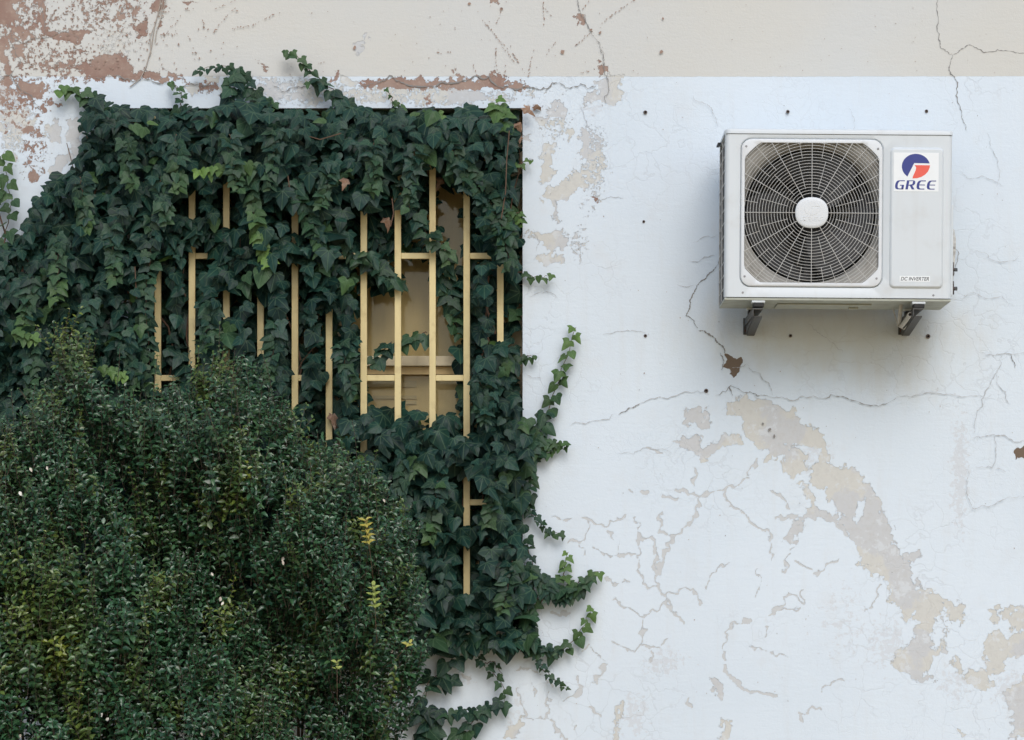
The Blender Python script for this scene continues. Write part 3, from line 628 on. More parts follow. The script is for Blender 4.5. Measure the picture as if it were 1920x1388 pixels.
# top cover
def cover():
    b = MB(); r = 0.012; pr = [(0, 0)] ; z0, z1 = ZT - 0.001, lz(242.6)
    xs0, xs1 = XL - .0015, XR + .002
    n = 7; out = []
    for (cx_, cy_, a0) in ((xs1 - .018, -0.003 + .018, -math.pi / 2), (xs1 - .004, DEP + 0.004, 0), (xs0 + .004, DEP + .004, math.pi / 2), (xs0 + .022, -0.003 + .022, math.pi)):
        rr = {0: .018, 1: .004, 2: .004, 3: .022}[len(out) // n]
        for i in range(n): a = a0 + i * math.pi / 2 / (n - 1); out.append((cx_ + rr * math.cos(a), cy_ + rr * math.sin(a)))
    m = len(out); mx_, my_ = (xs0 + xs1) / 2, DEP / 2
    def ins(d): return [(x + (d if x < mx_ else -d), y + (d if y < my_ else -d)) for x, y in out]
    lv = [(0, z0), (0, z1 - .006), (.002, z1 - .002), (.006, z1)]
    vs_ = [(x, y, z) for d, z in lv for x, y in ins(d)]
    fs = [(i * m + j, i * m + (j + 1) % m, (i + 1) * m + (j + 1) % m, (i + 1) * m + j) for i in range(3) for j in range(m)] + [tuple(range(3 * m, 4 * m)), tuple(range(m))[::-1]]
    b.add(vs_, fs); return b
cv = cover().build('top_cover', M['casing'], ac, smooth=True)
b = MB(); b.box((XL - 0.012, 0.23, ZT - 0.004), (XL - 0.0016, DEP + .01, ZT + 0.002)); b.box((XL + .004, -0.0012, ZT - 0.0026), (XR - .004, 0.01, ZT - 0.0012)); b.build('cover_lip', M['dark'], ac)
# fan panel
OA, OB, OC = 125.8 * S, 131 * S, 162.5 * S
inner = lambda d: (lambda t_: min(rr_half(OA + d, OB + d, 3 * S, t_), OC + d))
b = MB()
loft(b, [loop(inner(0.001), 0.010), loop(inner(0.0), -0.0025), loop(inner(0.0015), -0.004), loop(lambda t_: rr_half(A - .0050, B - .0050, 17 * S, t_), -0.0045), loop(lambda t_: rr_half(A - .0018, B - .0018, 18.5 * S, t_), -0.0032),
         loop(lambda t_: rr_half(A, B, 20 * S, t_), 0.000), loop(lambda t_: rr_half(A, B, 20 * S, t_), 0.009)])
b.build('fan_panel', M['panel'], ac, smooth=True)
# wire grille
b = MB(); wr = 0.00092
def rlim(t_): return min(rr_half(OA, OB, 3 * S, t_), OC)
rings = [31 * S + i * 5.62 * S for i in range(1, 24)]
def dome(r): return -0.006 + 0.004 * (r / OC) ** 2
for r in rings:
    seg = []
    n = 144
    for i in range(n + 1):
        t_ = 2 * math.pi * i / n + 0.01
        if r < rlim(t_) + .001: seg.append((CX + r * math.cos(t_), dome(r), CZ + r * math.sin(t_)))
        else:
            if len(seg) > 1: b.tube(seg, wr, 5, caps=False)
            seg = []
    if len(seg) > 1: b.tube(seg, wr, 5, caps=False)
def spoke(deg, r0, r1, rad):
    t_ = R(deg); r1 = min(r1, rlim(t_) + .002)
    if r1 > r0: b.tube([(CX + r * math.cos(t_), dome(r) - 0.0014, CZ + r * math.sin(t_)) for r in (r0, (r0 + r1) / 2, r1)], rad, 5)
for k_ in range(12):
    spoke(90 + 30 * k_, 26 * S, 200 * S, wr * 1.35)
    spoke(105 + 30 * k_, 46 * S, 100 * S, wr)
    for d_ in (-4.8, 4.8): spoke(105 + 30 * k_ + d_, 103 * S, 200 * S, wr)
b.build('fan_grille', M['wire'], ac, smooth=True)
# hub cap with raised emblem
b = MB(); hub = []
for (sc, y) in ((1.0, -0.003), (1.0, -0.010), (0.95, -0.0125), (0.8, -0.0135), (0.02, -0.0138)):
    hub.append([(CX + sc * 30.8 * S * math.copysign(abs(math.cos(t_)) ** 0.86, math.cos(t_)), y, CZ + sc * 28.8 * S * math.copysign(abs(math.sin(t_)) ** 0.86, math.sin(t_))) for t_ in angs])
loft(b, hub); hubo = b.build('hub_cap', M['panel'], ac, smooth=True)

def arc(cx_, cz_, rx, rz, a0, a1, n=16): return [(cx_ + rx * math.cos(R(a0 + (a1 - a0) * i / n)), cz_ + rz * math.sin(R(a0 + (a1 - a0) * i / n))) for i in range(n + 1)]
# emblem in unit coords, width 1 (x right, z up), taken about its centre
def emblem_polys():
    blue = [(0.97, 0.22)] + [(math.cos(R(a)), 0.9 * math.sin(R(a))) for a in range(16, 231, 8)] + [(-0.60, -0.73), (-0.12, 0.24)]
    blue = [(x, z) for x, z in blue]
    red = [(-0.10, 0.09), (1.0, 0.09), (0.97, -0.10), (0.86, -0.36), (0.66, -0.58), (0.40, -0.74), (0.1, -0.84), (-0.24, -0.86), (-0.20, -0.70), (-0.02, -0.28), (0.02, -0.10), (-0.02, 0.0)]
    return blue, red
def letters():
    """wordmark strokes: list of polygons in a 0..1 high line, sheared; each letter about 1.45 wide"""
    P = []
    def C_shape(x, w):   # heavy left bowl with thin tips
        o = []
        o += [(x + w, 1.0), (x + 0.42, 1.0), (x + 0.16, 0.93), (x + 0.02, 0.72), (x, 0.5), (x + 0.02, 0.26), (x + 0.16, 0.06), (x + 0.42, 0.0), (x + w, 0.0)]
        i_ = [(x + w, 0.10), (x + 0.56, 0.10), (x + 0.42, 0.2), (x + 0.36, 0.36), (x + 0.35, 0.5), (x + 0.36, 0.64), (x + 0.42, 0.8), (x + 0.56, 0.90), (x + w, 0.90)]
        for k_ in range(8): P.append([o[k_], o[k_ + 1], i_[7 - k_], i_[8 - k_]])
    C_shape(0, 1.22); P.append([(0.66, 0.50), (1.22, 0.50), (1.22, 0.41), (0.66, 0.41)]); P.append([(0.92, 0.41), (1.22, 0.41), (1.22, 0.0), (0.92, 0.0)])
    x = 1.5
    P.append([(x, 0), (x + .34, 0), (x + .34, 1), (x, 1)]); P.append([(x + .34, .91), (x + .9, .91), (x + .9, 1), (x + .34, 1)])
    P.append([(x + .9, 1), (x + .9, .91), (x + 0.84, .84), (x + 1.18, .8), (x + 1.1, .94)]); P.append([(x + .84, .84), (x + .84, .58), (x + 1.18, .6), (x + 1.18, .8)])
    P.append([(x + .84, .58), (x + .34, .50), (x + .34, .42), (x + 1.0, .44), (x + 1.18, .6)]); P.append([(x + .5, .44), (x + .85, .44), (x + 1.25, 0), (x + .88, 0)])
    for x in (2.95, 4.35):
        C_shape(x, 1.15); P.append([(x + .34, .545), (x + 1.12, .545), (x + 1.12, .455), (x + .34, .455)])
    return [[(a + 0.22 * c_, c_) for a, c_ in q] for q in P], 5.72
def put_polys(mb, polys, cx_, cz_, sx, sz, y, th):
    for q in polys: mb.prism([(cx_ + a * sx, cz_ + c_ * sz) for a, c_ in q], y, y + th)
bl, rd = emblem_polys(); LT, LW = letters()
b = MB(); put_polys(b, [bl, rd], CX + 0.5 * S, CZ + 8 * S, 15 * S, 15 * S, -0.0145, 0.0012); put_polys(b, LT, CX - 22 * S, CZ - 15.5 * S, 44 * S / LW, 7.5 * S, -0.0145, 0.0012)
b.build('raised_emblem', M['panel'], hubo)
# bell mouth, fan and fins inside
b = MB(); loft(b, [loop((lambda rr_: (lambda t_: min(rr_, rr_half(136 * S, 141 * S, 20 * S, t_))))(rr_ * S), y) for rr_, y in ((168, 0.0125), (158, 0.014), (145, 0.020), (134, 0.034), (127, 0.058), (125, 0.12), (127, 0.14))])
b.build('shroud', M['shroud'], ac, smooth=True)
fan = MB()
fan.lathe([(0.0005, 0.045), (26 * S, 0.048), (32 * S, 0.056), (33 * S, 0.12)], (CX, 0, CZ), 40)
for k_ in range(3):
    n1, n2 = 10, 14; vs_ = []
    for i in range(n1 + 1):
        r = (32 + (121 - 32) * i / n1) * S
        sweep = 75 + 35 * (i / n1)
        for j in range(n2 + 1):
            a = R(k_ * 120 + 20 + sweep * j / n2 + 25 * (i / n1) ** 1.5); vs_.append((CX + r * math.cos(a), 0.06 + 0.055 * j / n2 - 0.012 * math.sin(math.pi * j / n2), CZ + r * math.sin(a)))
    fan.add(vs_, [(i * (n2 + 1) + j, i * (n2 + 1) + j + 1, (i + 1) * (n2 + 1) + j + 1, (i + 1) * (n2 + 1) + j) for i in range(n1) for j in range(n2)])
fan.build('fan', M['fan'], ac, smooth=True)
b = MB()
b.box((XL + .02, 0.19, ZB2 + .01), (lx(1660), 0.21, ZT - .01))
for i in range(26): x = XL + .03 + i * 0.0205; b.box((x, 0.172, ZB2 + .02), (x + .006, 0.19, ZT - .02))
for i in range(14): z = ZB2 + .03 + i * 0.041; b.tube([(XL + .03, 0.168, z), (lx(1655), 0.168, z)], 0.004, 6)
b.build('coil', M['fin'], ac)
b = MB(); b.box((lx(1512), 0.122, ZB2 + .01), (lx(1530), 0.155, ZT - .01)); b.build('motor_mount', M['dark'], ac)
b = MB(); b.box((lx(1657), 0.012, ZB2 + .004), (lx(1661), DEP - .004, ZT - .004)); b.build('partition', M['dark'], ac)
# electrical cover panel
def rrect(x0_, x1_, z0_, z1_, r, n=6):
    o = []
    for cx_, cz_, a0 in ((x1_ - r, z1_ - r, 0), (x0_ + r, z1_ - r, 90), (x0_ + r, z0_ + r, 180), (x1_ - r, z0_ + r, 270)):
        o += [(cx_ + r * math.cos(R(a0 + 90 * i / n)), cz_ + r * math.sin(R(a0 + 90 * i / n))) for i in range(n + 1)]
    return o
b = MB(); lv = [(0, 0.001), (0.0015, -0.0015), (0.006, -0.0065), (0.009, -0.0080), (0.0105, -0.0080)]; n = 28
vs_ = []
for d, y in lv: vs_ += [(x, y, z) for x, z in rrect(lx(1666.5) + d, lx(1768) - d, lz(540.5) + d, lz(275.5) - d, 0.018 - d * 0.8)]
b.add(vs_, [(i * n + j, i * n + (j + 1) % n, (i + 1) * n + (j + 1) % n, (i + 1) * n + j) for i in range(4) for j in range(n)] + [tuple(range(4 * n, 5 * n))])
cvp = b.build('cover_panel', M['casing'], ac, smooth=True); cvp.data.polygons[-1].use_smooth = False
ys = -0.0086
b = MB(); b.prism(rrect(lx(1673.5), lx(1757.5), lz(358.5), lz(286), 0.001), ys, ys + .0007); st = b.build('logo_sticker', M['sticker'], cvp)
b = MB(); put_polys(b, [bl], lx(1714.8), lz(311.8), 26.4 * S, 26.2 * S, ys - .0004, .0004); put_polys(b, LT, lx(1674.8), lz(355), 81 * S / (LW + .2), 17 * S, ys - .0004, .0004)
b.build('emblem_blue', M['blue'], cvp)
b = MB(); put_polys(b, [rd], lx(1714.8), lz(311.8), 26.4 * S, 26.2 * S, ys - .0005, .0005); b.build('emblem_red', M['red'], cvp)
b = MB(); b.prism(rrect(lx(1686), lx(1743), lz(527.8), lz(517), 0.001), ys, ys + .0007); b.build('text_sticker', M['sticker'], cvp)
cu = bpy.data.curves.new('lettering', 'FONT'); cu.body = 'DC INVERTER'; cu.size = 1; cu.shear = 0.25; cu.extrude = 0; cu.offset = 0.012
to = bpy.data.objects.new('tmp', cu); COL.objects.link(to); bpy.context.view_layer.update()
me = bpy.data.meshes.new_from_object(to.evaluated_get(bpy.context.evaluated_depsgraph_get())); bpy.data.objects.remove(to)
a = np.zeros(len(me.vertices) * 3); me.vertices.foreach_get('co', a); a = a.reshape(-1, 3); mn, mxx = a.min(0), a.max(0)
o3 = np.zeros_like(a); o3[:, 0] = lx(1688) + (a[:, 0] - mn[0]) / (mxx[0] - mn[0]) * (53 * S); o3[:, 2] = lz(525.8) + (a[:, 1] - mn[1]) / (mxx[1] - mn[1]) * 6.8 * S; o3[:, 1] = ys - .0004
me.vertices.foreach_set('co', o3.ravel()); me.materials.clear(); me.materials.append(M['ink']); me.name = 'lettering'; link('lettering', me, cvp)
for px, py, y in ((1397,276,-.0045),(1644,279,-.0045),(1395.6,520,-.0045),(1643,522,-.0045),(1392.6,550,0),(1750,552.5,0)):
    b = MB(); b.lathe([(0.0001, -0.0022), (0.0026, -0.0022), (0.0040, -0.0008), (0.0040, 0.001)], (lx(px), y, lz(py)), 12); b.build('screw', M['screw'], ac, smooth=True)
# base pan
b = MB(); zb0 = lz(563.8)
b.box((XL + .002, 0.004, zb0), (XR - .002, DEP - .002, ZB2 - .0015)); b.build('base_pan', M['under'], ac, bevel=0.0015)
b = MB(); b.box((lx(1462), 0.10, zb0 - .006), (lx(1640), 0.24, zb0 - .0005)); b.box((lx(1600), 0.16, zb0 - .014), (lx(1618), 0.18, zb0 - .006)); b.build('drain_tray', M['under'], ac, bevel=0.002)
for px in (1421, 1722):
    for (ya, yb2) in ((0.006, 0.055), (0.25, 0.295)):
        b = MB(); b.box((lx(px - 11), ya, zb0 - .009), (lx(px + 14), yb2, zb0 - .0005)); fo = b.build('foot', M['casing'], ac, bevel=0.0015)
        b = MB(); b.box((lx(px - 8), ya - .002, zb0 - .024), (lx(px + 12), yb2 + .003, zb0 - .0095)); b.build('rubber_pad', M['rubber'], fo, bevel=0.002)
        if ya < .1: b = MB(); b.tube([(lx(px + 1), 0.012, zb0 - .01), (lx(px + 1), 0.012, zb0 + .008)], 0.0045, 6); b.build('bolt', M['rust'], fo)
# service side: cover, valves, pipes
b = MB(); b.box((XR + .0005, 0.14, lz(545)), (XR + .024, 0.28, lz(372))); b.build('valve_guard', M['casing'], ac, bevel=0.003)
for py, rr in ((492, .0085), (528, .0095)):
    b = MB(); xx = XR + .028
    b.tube([(xx, 0.2, lz(py - 14)), (xx, 0.2, lz(py + 11))], [rr * .85, rr], 10); b.tube([(xx - .004, 0.2, lz(py)), (xx + .011, 0.2, lz(py))], rr * .7, 8)
    vo = b.build('valve', M['brass'], ac, smooth=True)
    b = MB(); b.tube([(xx + .010, 0.2, lz(py)), (xx + .020, 0.2, lz(py))], rr * .78, 6); b.build('valve_cap', M['cap'], vo)
for k_, (dx, rad) in enumerate(((0.014, .006), (0.022, .0045))):
    b = MB(); b.tube([(XR + .028, 0.2, lz(478 + 36 * k_)), (XR + dx + .018, 0.22, lz(455)), (XR + dx + .024, 0.26, lz(430)), (XR + dx + .028, 0.33, lz(408)), (XR + .03, 0.41, lz(402))], rad, 8); b.build('pipe', M['pipe'], ac, smooth=True)

# brackets ---------------------------------------------------------
def bracket(px, label):
    top = at(px, 577.0, YF).z
    o = thing('wall_bracket', label, 'bracket', (at(px, 0, YF).x, -0.004, top), 'steel brackets carrying the air conditioner')
    h = 0.058; xh = 0.019
    ln = 0.41
    b = MB(); b.box((-xh, -ln, -0.006), (xh, -0.0, -0.001)); b.box((-xh, -ln, -0.028), (-xh + .004, -0.0, -0.0062)); b.build('arm', M['bracket'], o, bevel=0.001)
    b = MB(); b.box((-xh - .004, -0.005, -h), (xh + .002, 0.0, 0.004)); pl = b.build('wall_plate', M['bracket'], o, bevel=0.001)
    for zb_i in (-.012, -h + .014): b = MB(); b.tube([(-xh + .006, -.004, zb_i), (-xh + .006, -.014, zb_i)], .0055, 6); b.build('bolt', M['rust'], pl)
    b = MB(); b.add([(-xh + .005, -ln + .03, -0.007), (-xh + .009, -ln + .03, -0.007), (-xh + .009, -.006, -0.007), (-xh + .005, -.006, -0.007),
                     (-xh + .005, -ln + .03, -0.026), (-xh + .009, -ln + .03, -0.026), (-xh + .009, -.006, -h), (-xh + .005, -.006, -h)],
                    [(0, 1, 2, 3), (4, 7, 6, 5), (0, 4, 5, 1), (1, 5, 6, 2), (2, 6, 7, 3), (3, 7, 4, 0)])
    b.add([(-xh + .009, -ln + .03, -0.026), (xh - .001, -ln + .03, -0.026), (xh - .001, -.006, -h), (-xh + .009, -.006, -h),
           (-xh + .009, -ln + .03, -0.030), (xh - .001, -ln + .03, -0.030), (xh - .001, -.006, -h - .004), (-xh + .009, -.006, -h - .004)],
          [(0, 1, 2, 3), (4, 7, 6, 5), (0, 4, 5, 1), (1, 5, 6, 2), (2, 6, 7, 3), (3, 7, 4, 0)])
    b.build('brace', M['bracket'], o)
    return o
bracket(1421, 'angled steel wall bracket under the fan side of the unit, left one of the pair')
bracket(1722, 'angled steel wall bracket with drain hose beside it, under the logo side of the unit')
hs = thing('drain_hose', 'pale plastic drain hose ending open beside the right bracket under the unit', 'hose', at(1700, 590, -0.2))
P = [at(1690, 566, -.30), at(1688, 585, -.28), at(1686, 604, -.22), at(1690, 612, -.22), at(1698, 602, -.30), at(1706, 590, -.36)]
b = MB(hs.location); b.tube(P, [.008] * 5 + [.0085], 10, caps=False); b.build('hose', M['hose'], hs, smooth=True)
b = MB(hs.location); b.lathe([(0.0085, -.002), (0.0085, 0.004), (0.006, 0.004), (0.0058, -.002), (0.0085, -.002)], (P[-1].x, P[-1].y - .002, P[-1].z), 14); b.build('rim', M['hose'], hs, smooth=True)
b = MB(hs.location); b.lathe([(0.0001, 0.001), (0.0057, 0.001)], (P[-1].x, P[-1].y - .002, P[-1].z), 14); b.build('opening', M['hole'], hs)
P = [at(1672, 566, -.2), at(1676, 585, -.18), at(1684, 612, -.14), at(1695, 618, -.15), at(1704, 606, -.2)]
b = MB(hs.location); b.tube(P, .0022, 6); b.build('cable', M['pipe'], hs, smooth=True)

# ------------------------------------------------------------------ FOLIAGE ENGINE
def template(half, fold=0.16, cup=0.12, ring=0.55, c=(0, 0.26)):
    out = half + [(-x, y) for x, y in half[-2:0:-1]]
    n = len(out); V = [(c[0], c[1])] + [(c[0] + (x - c[0]) * ring, c[1] + (y - c[1]) * ring) for x, y in out] + out
    T = []
    for i in range(n):
        j = (i + 1) % n; T.append((0, 1 + i, 1 + j)); T.append((1 + i, 1 + n + i, 1 + n + j)); T.append((1 + i, 1 + n + j, 1 + j))
    V = np.array(V); z = -fold * np.abs(V[:, 0]) - cup * ((V[:, 1] - .3) ** 2 + 0.6 * V[:, 0] ** 2)
    return V, z, np.array(T)
LEAF = [template([(0,0.03),(0.12,-0.10),(0.28,-0.12),(0.41,-0.02),(0.54,0.15),(0.37,0.27),(0.27,0.36),(0.22,0.54),(0.12,0.78),(0,1.0)]),
        template([(0,0.03),(0.14,-0.09),(0.30,-0.08),(0.42,0.06),(0.44,0.22),(0.36,0.42),(0.24,0.66),(0.1,0.88),(0,1.0)], 0.22),
        template([(0,0.02),(0.15,-0.16),(0.33,-0.20),(0.37,-0.05),(0.60,0.12),(0.63,0.2),(0.40,0.32),(0.27,0.38),(0.27,0.54),(0.13,0.80),(0,1.02)], 0.1, 0.2),
        template([(0,0.0),(0.2,-0.13),(0.40,-0.06),(0.48,0.1),(0.50,0.24),(0.32,0.38),(0.25,0.5),(0.14,0.74),(0,0.92)], 0.05, 0.05)]
SMALL = (np.array([(0, .5), (0, 0), (.19, .22), (.26, .52), (.15, .82), (0, 1), (-.15, .82), (-.26, .52), (-.19, .22)]),
         None, np.array([(0, 1, 2), (0, 2, 3), (0, 3, 4), (0, 4, 5), (0, 5, 6), (0, 6, 7), (0, 7, 8), (0, 8, 1)]))
SMALL = (SMALL[0], 0.45 * np.abs(SMALL[0][:, 0]) - 0.35 * (SMALL[0][:, 1] - .3) ** 2, SMALL[2])
class Leaves:
    def __init__(s): s.P = []; s.T = []; s.N = []; s.S = []; s.R = []; s.Y = []; s.K = []
    def add(s, p, tip, nrm, size, tint=0.0, kind=0, rnd=None):
        s.P.append(tuple(p)); s.T.append(tuple(tip)); s.N.append(tuple(nrm)); s.S.append(size); s.Y.append(tint); s.K.append(kind); s.R.append(random.random() if rnd is None else rnd)
    def mesh(s, name, mat, parent, temps, extra=None, off=(0, 0, 0)):
        P, T, N = (np.array(a) for a in (s.P, s.T, s.N)); S_, Y, K, Rn = (np.array(a) for a in (s.S, s.Y, s.K, s.R))
        N = N / np.linalg.norm(N, axis=1, keepdims=True); T = T - N * (T * N).sum(1, keepdims=True); T /= np.linalg.norm(T, axis=1, keepdims=True) + 1e-9; U = np.cross(T, N)
        vv, ff, la, ti = [], [], [], []; base = 0
        for k_, (V, z, F_) in enumerate(temps):
            m = K == k_
            if not m.any(): continue
            p, t_, n_, u_, sz = P[m], T[m], N[m], U[m], S_[m]
            cur = RNG.uniform(0.2, 2.2, (m.sum(), 1)); tw = RNG.normal(0, 0.12, (m.sum(), 1))
            zz = z[None, :] * cur + tw * V[None, :, 0] + RNG.normal(0, 0.014, (m.sum(), len(z)))
            asp = RNG.uniform(0.85, 1.12, (m.sum(), 1)); U_ = V[None, :, 0] * asp
            w = p[:, None, :] + sz[:, None, None] * (U_[..., None] * u_[:, None, :] + V[None, :, 1, None] * t_[:, None, :] + zz[..., None] * n_[:, None, :])
            nL, nV = w.shape[:2]; vv.append(w.reshape(-1, 3)); ff.append((F_[None] + (base + np.arange(nL) * nV)[:, None, None]).reshape(-1, 3)); base += nL * nV
            L = np.zeros((nL, nV, 3)); L[..., 0] = V[None, :, 0]; L[..., 1] = V[None, :, 1]; L[..., 2] = Rn[m][:, None]; la.append(L.reshape(-1, 3)); ti.append(np.repeat(Y[m], nV))
        v = np.concatenate(vv) - np.array(off); f = np.concatenate(ff); la = np.concatenate(la); ti = np.concatenate(ti); nleaf = len(f)
        if extra is not None and extra.v:       # stems joined as a second material
            ev = np.array(extra.v); tri = []
            for q in extra.f:
                for i in range(1, len(q) - 1): tri.append((q[0], q[i], q[i + 1]))
            tri = np.array(tri) + len(v); v = np.concatenate([v, ev]); f = np.concatenate([f, tri]); la = np.concatenate([la, np.zeros((len(ev), 3))]); ti = np.concatenate([ti, np.zeros(len(ev))])
        me = bpy.data.meshes.new(name); me.vertices.add(len(v)); me.vertices.foreach_set('co', v.ravel()); me.loops.add(f.size); me.loops.foreach_set('vertex_index', f.ravel().astype(np.int32))
        me.polygons.add(len(f)); me.polygons.foreach_set('loop_start', np.arange(0, f.size, 3, dtype=np.int32)); me.materials.append(mat); me.materials.append(M['stem'])
        mi = np.zeros(len(f), np.int32); mi[nleaf:] = 1; me.polygons.foreach_set('material_index', mi); me.polygons.foreach_set('use_smooth', np.ones(len(f), bool))
        a_ = me.attributes.new('leaf', 'FLOAT_VECTOR', 'POINT'); a_.data.foreach_set('vector', la.ravel().astype(np.float32))
        a_ = me.attributes.new('tint', 'FLOAT', 'POINT'); a_.data.foreach_set('value', ti.astype(np.float32))
        me.update(calc_edges=True); me.validate(); return link(name, me, parent)
def inpoly(x, y, P):
    c = False; n = len(P)
    for i in range(n):
        a, b_ = P[i], P[(i + 1) % n]
        if (a[1] > y) != (b_[1] > y) and x < (b_[0] - a[0]) * (y - a[1]) / (b_[1] - a[1]) + a[0]: c = not c
    return c
def wob(x, y, s_=1.0): return (math.sin(x * .021 * s_ + 1.3 * math.sin(y * .013 * s_)) + math.sin(y * .027 * s_ + 1.7 * math.sin(x * .017 * s_ + 2)) + math.sin((x + y) * .037 * s_ + 1)) / 3

# ------------------------------------------------------------------ IVY
ivy = thing('ivy', 'dark green ivy spreading over the wall and hanging across the barred window', 'ivy', at(300, 1700, -0.05))
IO = tuple(ivy.location)
MASS = [(150,205),(165,182),(215,190),(240,200),(330,206),(430,200),(500,198),(640,204),(700,212),(830,213),(900,208),(975,218),(978,640),(976,770),(1000,800),(1000,850),(985,900),(990,1060),(1000,1130),(998,1225),(960,1235),(900,1200),(800,1235),(700,1250),(0,1250),(-60,1200),(-60,470),(0,455),(30,440),(60,380),(100,340),(140,300),(152,250)]
SEE = [(296,515,725),(360,372,410),(360,480,690),(424,345,425),(424,562,600),(424,675,690),(488,582,655),(553,415,435),(553,500,755),(617,592,830),(682,405,775),(682,832,850),(746,350,785),(811,328,785),(875,372,785),(875,803,816),(875,912,985),(875,1035,1112),(938,505,640)]
XSEE = [(480,375,400),(480,645,682),(480,746,811),(480,875,912),(709,296,325),(709,553,575),(709,682,746),(709,811,875),(942,875,910)]
OPEN = [[(690,545),(715,550),(740,545),(748,500),(765,470),(812,500),(822,560),(838,470),(850,430),(870,425),(868,520),(855,700),(868,785),(800,790),(690,775),(672,700),(662,620)],[(805,330),(870,380),(870,470),(818,470)]]
OPENF = [[(690,400),(745,350),(872,340),(872,785),(690,780)]]
def clear(x, y, r):
    for bx, y0_, y1_ in SEE:
        dx = max(abs(x - bx) - 7, 0); dy = max(y0_ - y, y - y1_, 0)
        if math.hypot(dx, dy) < r: return False
    for by, x0_, x1_ in XSEE:
        dy = max(abs(y - by) - 5, 0); dx = max(x0_ - x, x - x1_, 0)
        if math.hypot(dx, dy) < r: return False
    return True
def edge_d(x, y, P):
    d = 1e9
    for i in range(len(P)):
        a, b_ = P[i], P[(i + 1) % len(P)]; dx, dy = b_[0] - a[0], b_[1] - a[1]; t_ = max(0, min(1, ((x - a[0]) * dx + (y - a[1]) * dy) / (dx * dx + dy * dy + 1e-9)))
        d = min(d, math.hypot(x - a[0] - t_ * dx, y - a[1] - t_ * dy))
    return d
def hang(L, px, py, y, size_px, tint=0.0, spread=0.5, kind=None, face=None, rnd=None, tilt=None):
    """one leaf whose middle is near (px, py); tip mostly down, face out and up"""
    a = random.gauss(0, spread); s_ = size_px / PPM; be = tilt if tilt is not None else R(random.gauss(28, 18)); al = random.gauss(0, .35)
    n_ = (math.sin(al), -math.cos(be), math.sin(be)); t_ = (math.sin(a), -0.15, -math.cos(a))
    c_ = at(px, py, y); p = (c_.x - math.sin(a) * s_ * .4, c_.y, c_.z + math.cos(a) * s_ * .4)
    L.add(p, t_, n_, s_, tint, kind if kind is not None else random.choice([0, 0, 1, 1, 2, 3]), rnd)
def layer(L, n, depth, smin, smax, gap, region, front=True):
    placed = {}; cell = 60; c_ = 0
    for _ in range(n * 12):
        if c_ >= n: break
        x = random.uniform(-60, 1005); y = random.uniform(170, 1250)
        if not region(x, y): continue
        s_ = random.uniform(smin, smax) * (1 + .25 * wob(x, y, .8)) * (.74 if x < 250 else .9); r = s_ * gap * 1.04
        key = (int(x // cell), int(y // cell)); ok = True
        for i in (-1, 0, 1):
            for j in (-1, 0, 1):
                for (qx, qy) in placed.get((key[0] + i, key[1] + j), ()):
                    if (qx - x) ** 2 + (qy - y) ** 2 < r * r: ok = False; break
                if not ok: break
            if not ok: break
        if not ok: continue
        if front and not clear(x, y, s_ * 0.50): continue
        placed.setdefault(key, []).append((x, y)); c_ += 1
        tn = 0.0
        if wob(x + 300, y * 1.4, 1.7) > .62: tn = random.uniform(.1, .35)
        if random.random() < .006: tn = random.uniform(.3, .6)
        hang(L, x, y, depth(x, y), s_, tn)
def bulge(x, y): return 0.05 * wob(x, y, 1.0) + 0.03 * wob(x + 90, y - 40, 2.3)
inmass = lambda x, y: inpoly(x, y, MASS) and edge_d(x, y, MASS) > random.uniform(6, 22)
overwin = lambda x, y: OX0 < x < OX1 and OY0 < y < OY1
def reg_front(x, y):
    if not inmass(x, y): return False
    if any(inpoly(x, y, o) for o in OPENF): return False
    if 955 < x and 230 < y < 740 and random.random() < .75: return False
    if 280 < x < 690 and 340 < y < 800 and random.random() < .30: return False
    if wob(x * 1.6 + 50, y * 1.5 + 20, 1.8) < -.3 and random.random() < .8: return False
    return True
def reg_back(x, y): return inpoly(x, y, MASS) and 250 < x < 968 and 215 < y < 1165 and not any(inpoly(x, y, o) for o in OPEN)
def reg_wall(x, y): return inmass(x, y) and not overwin(x, y) and y < 1200
Lf = Leaves()
layer(Lf, 1500, lambda x, y: 0.09 + random.uniform(-.05, .04), 34, 58, .42, reg_back, False)     # between bars and pane
layer(Lf, 900, lambda x, y: 0.045 + random.uniform(-.01, .01), 30, 50, .55, reg_back, False)
layer(Lf, 2300, lambda x, y: -0.05 + random.uniform(-.02, .02), 34, 58, .42, reg_wall)
layer(Lf, 1900, lambda x, y: -0.075 + bulge(x, y) * .5, 30, 56, .45, reg_front)
layer(Lf, 1200, lambda x, y: -0.13 + bulge(x, y) + random.uniform(-.02, .02), 24, 52, .55, reg_front)
layer(Lf, 700, lambda x, y: -0.185 + bulge(x, y) + random.uniform(-.02, .02), 18, 46, .75, lambda x, y: reg_front(x, y) and (not (300 < x < 870 and 330 < y < 900) or random.random() < .3))
for bx in bars:
    y = 204
    while y < 1165:
        y += random.uniform(9, 15)
        if inpoly(bx, y, MASS) and clear(bx, y, 14): s_ = random.uniform(28, 46); hang(Lf, bx + random.gauss(0, 6), y, -.035 - random.uniform(0, .03), s_, 0)
for xx_, yy_ in ((588, 700), (602, 712), (576, 716), (590, 722)): hang(Lf, xx_, yy_, -.04, 36)
for cy_ in (250, 480, 709, 942, 1165):
    x = 290
    while x < 940:
        x += random.uniform(9, 15)
        if clear(x, cy_, 15) and not any(inpoly(x, cy_, o) for o in OPENF): hang(Lf, x, cy_ + random.gauss(0, 4), -.035 - random.uniform(0, .03), random.uniform(28, 44), 0)
Lf.mesh('foliage', M['ivy'], ivy, LEAF, off=IO)

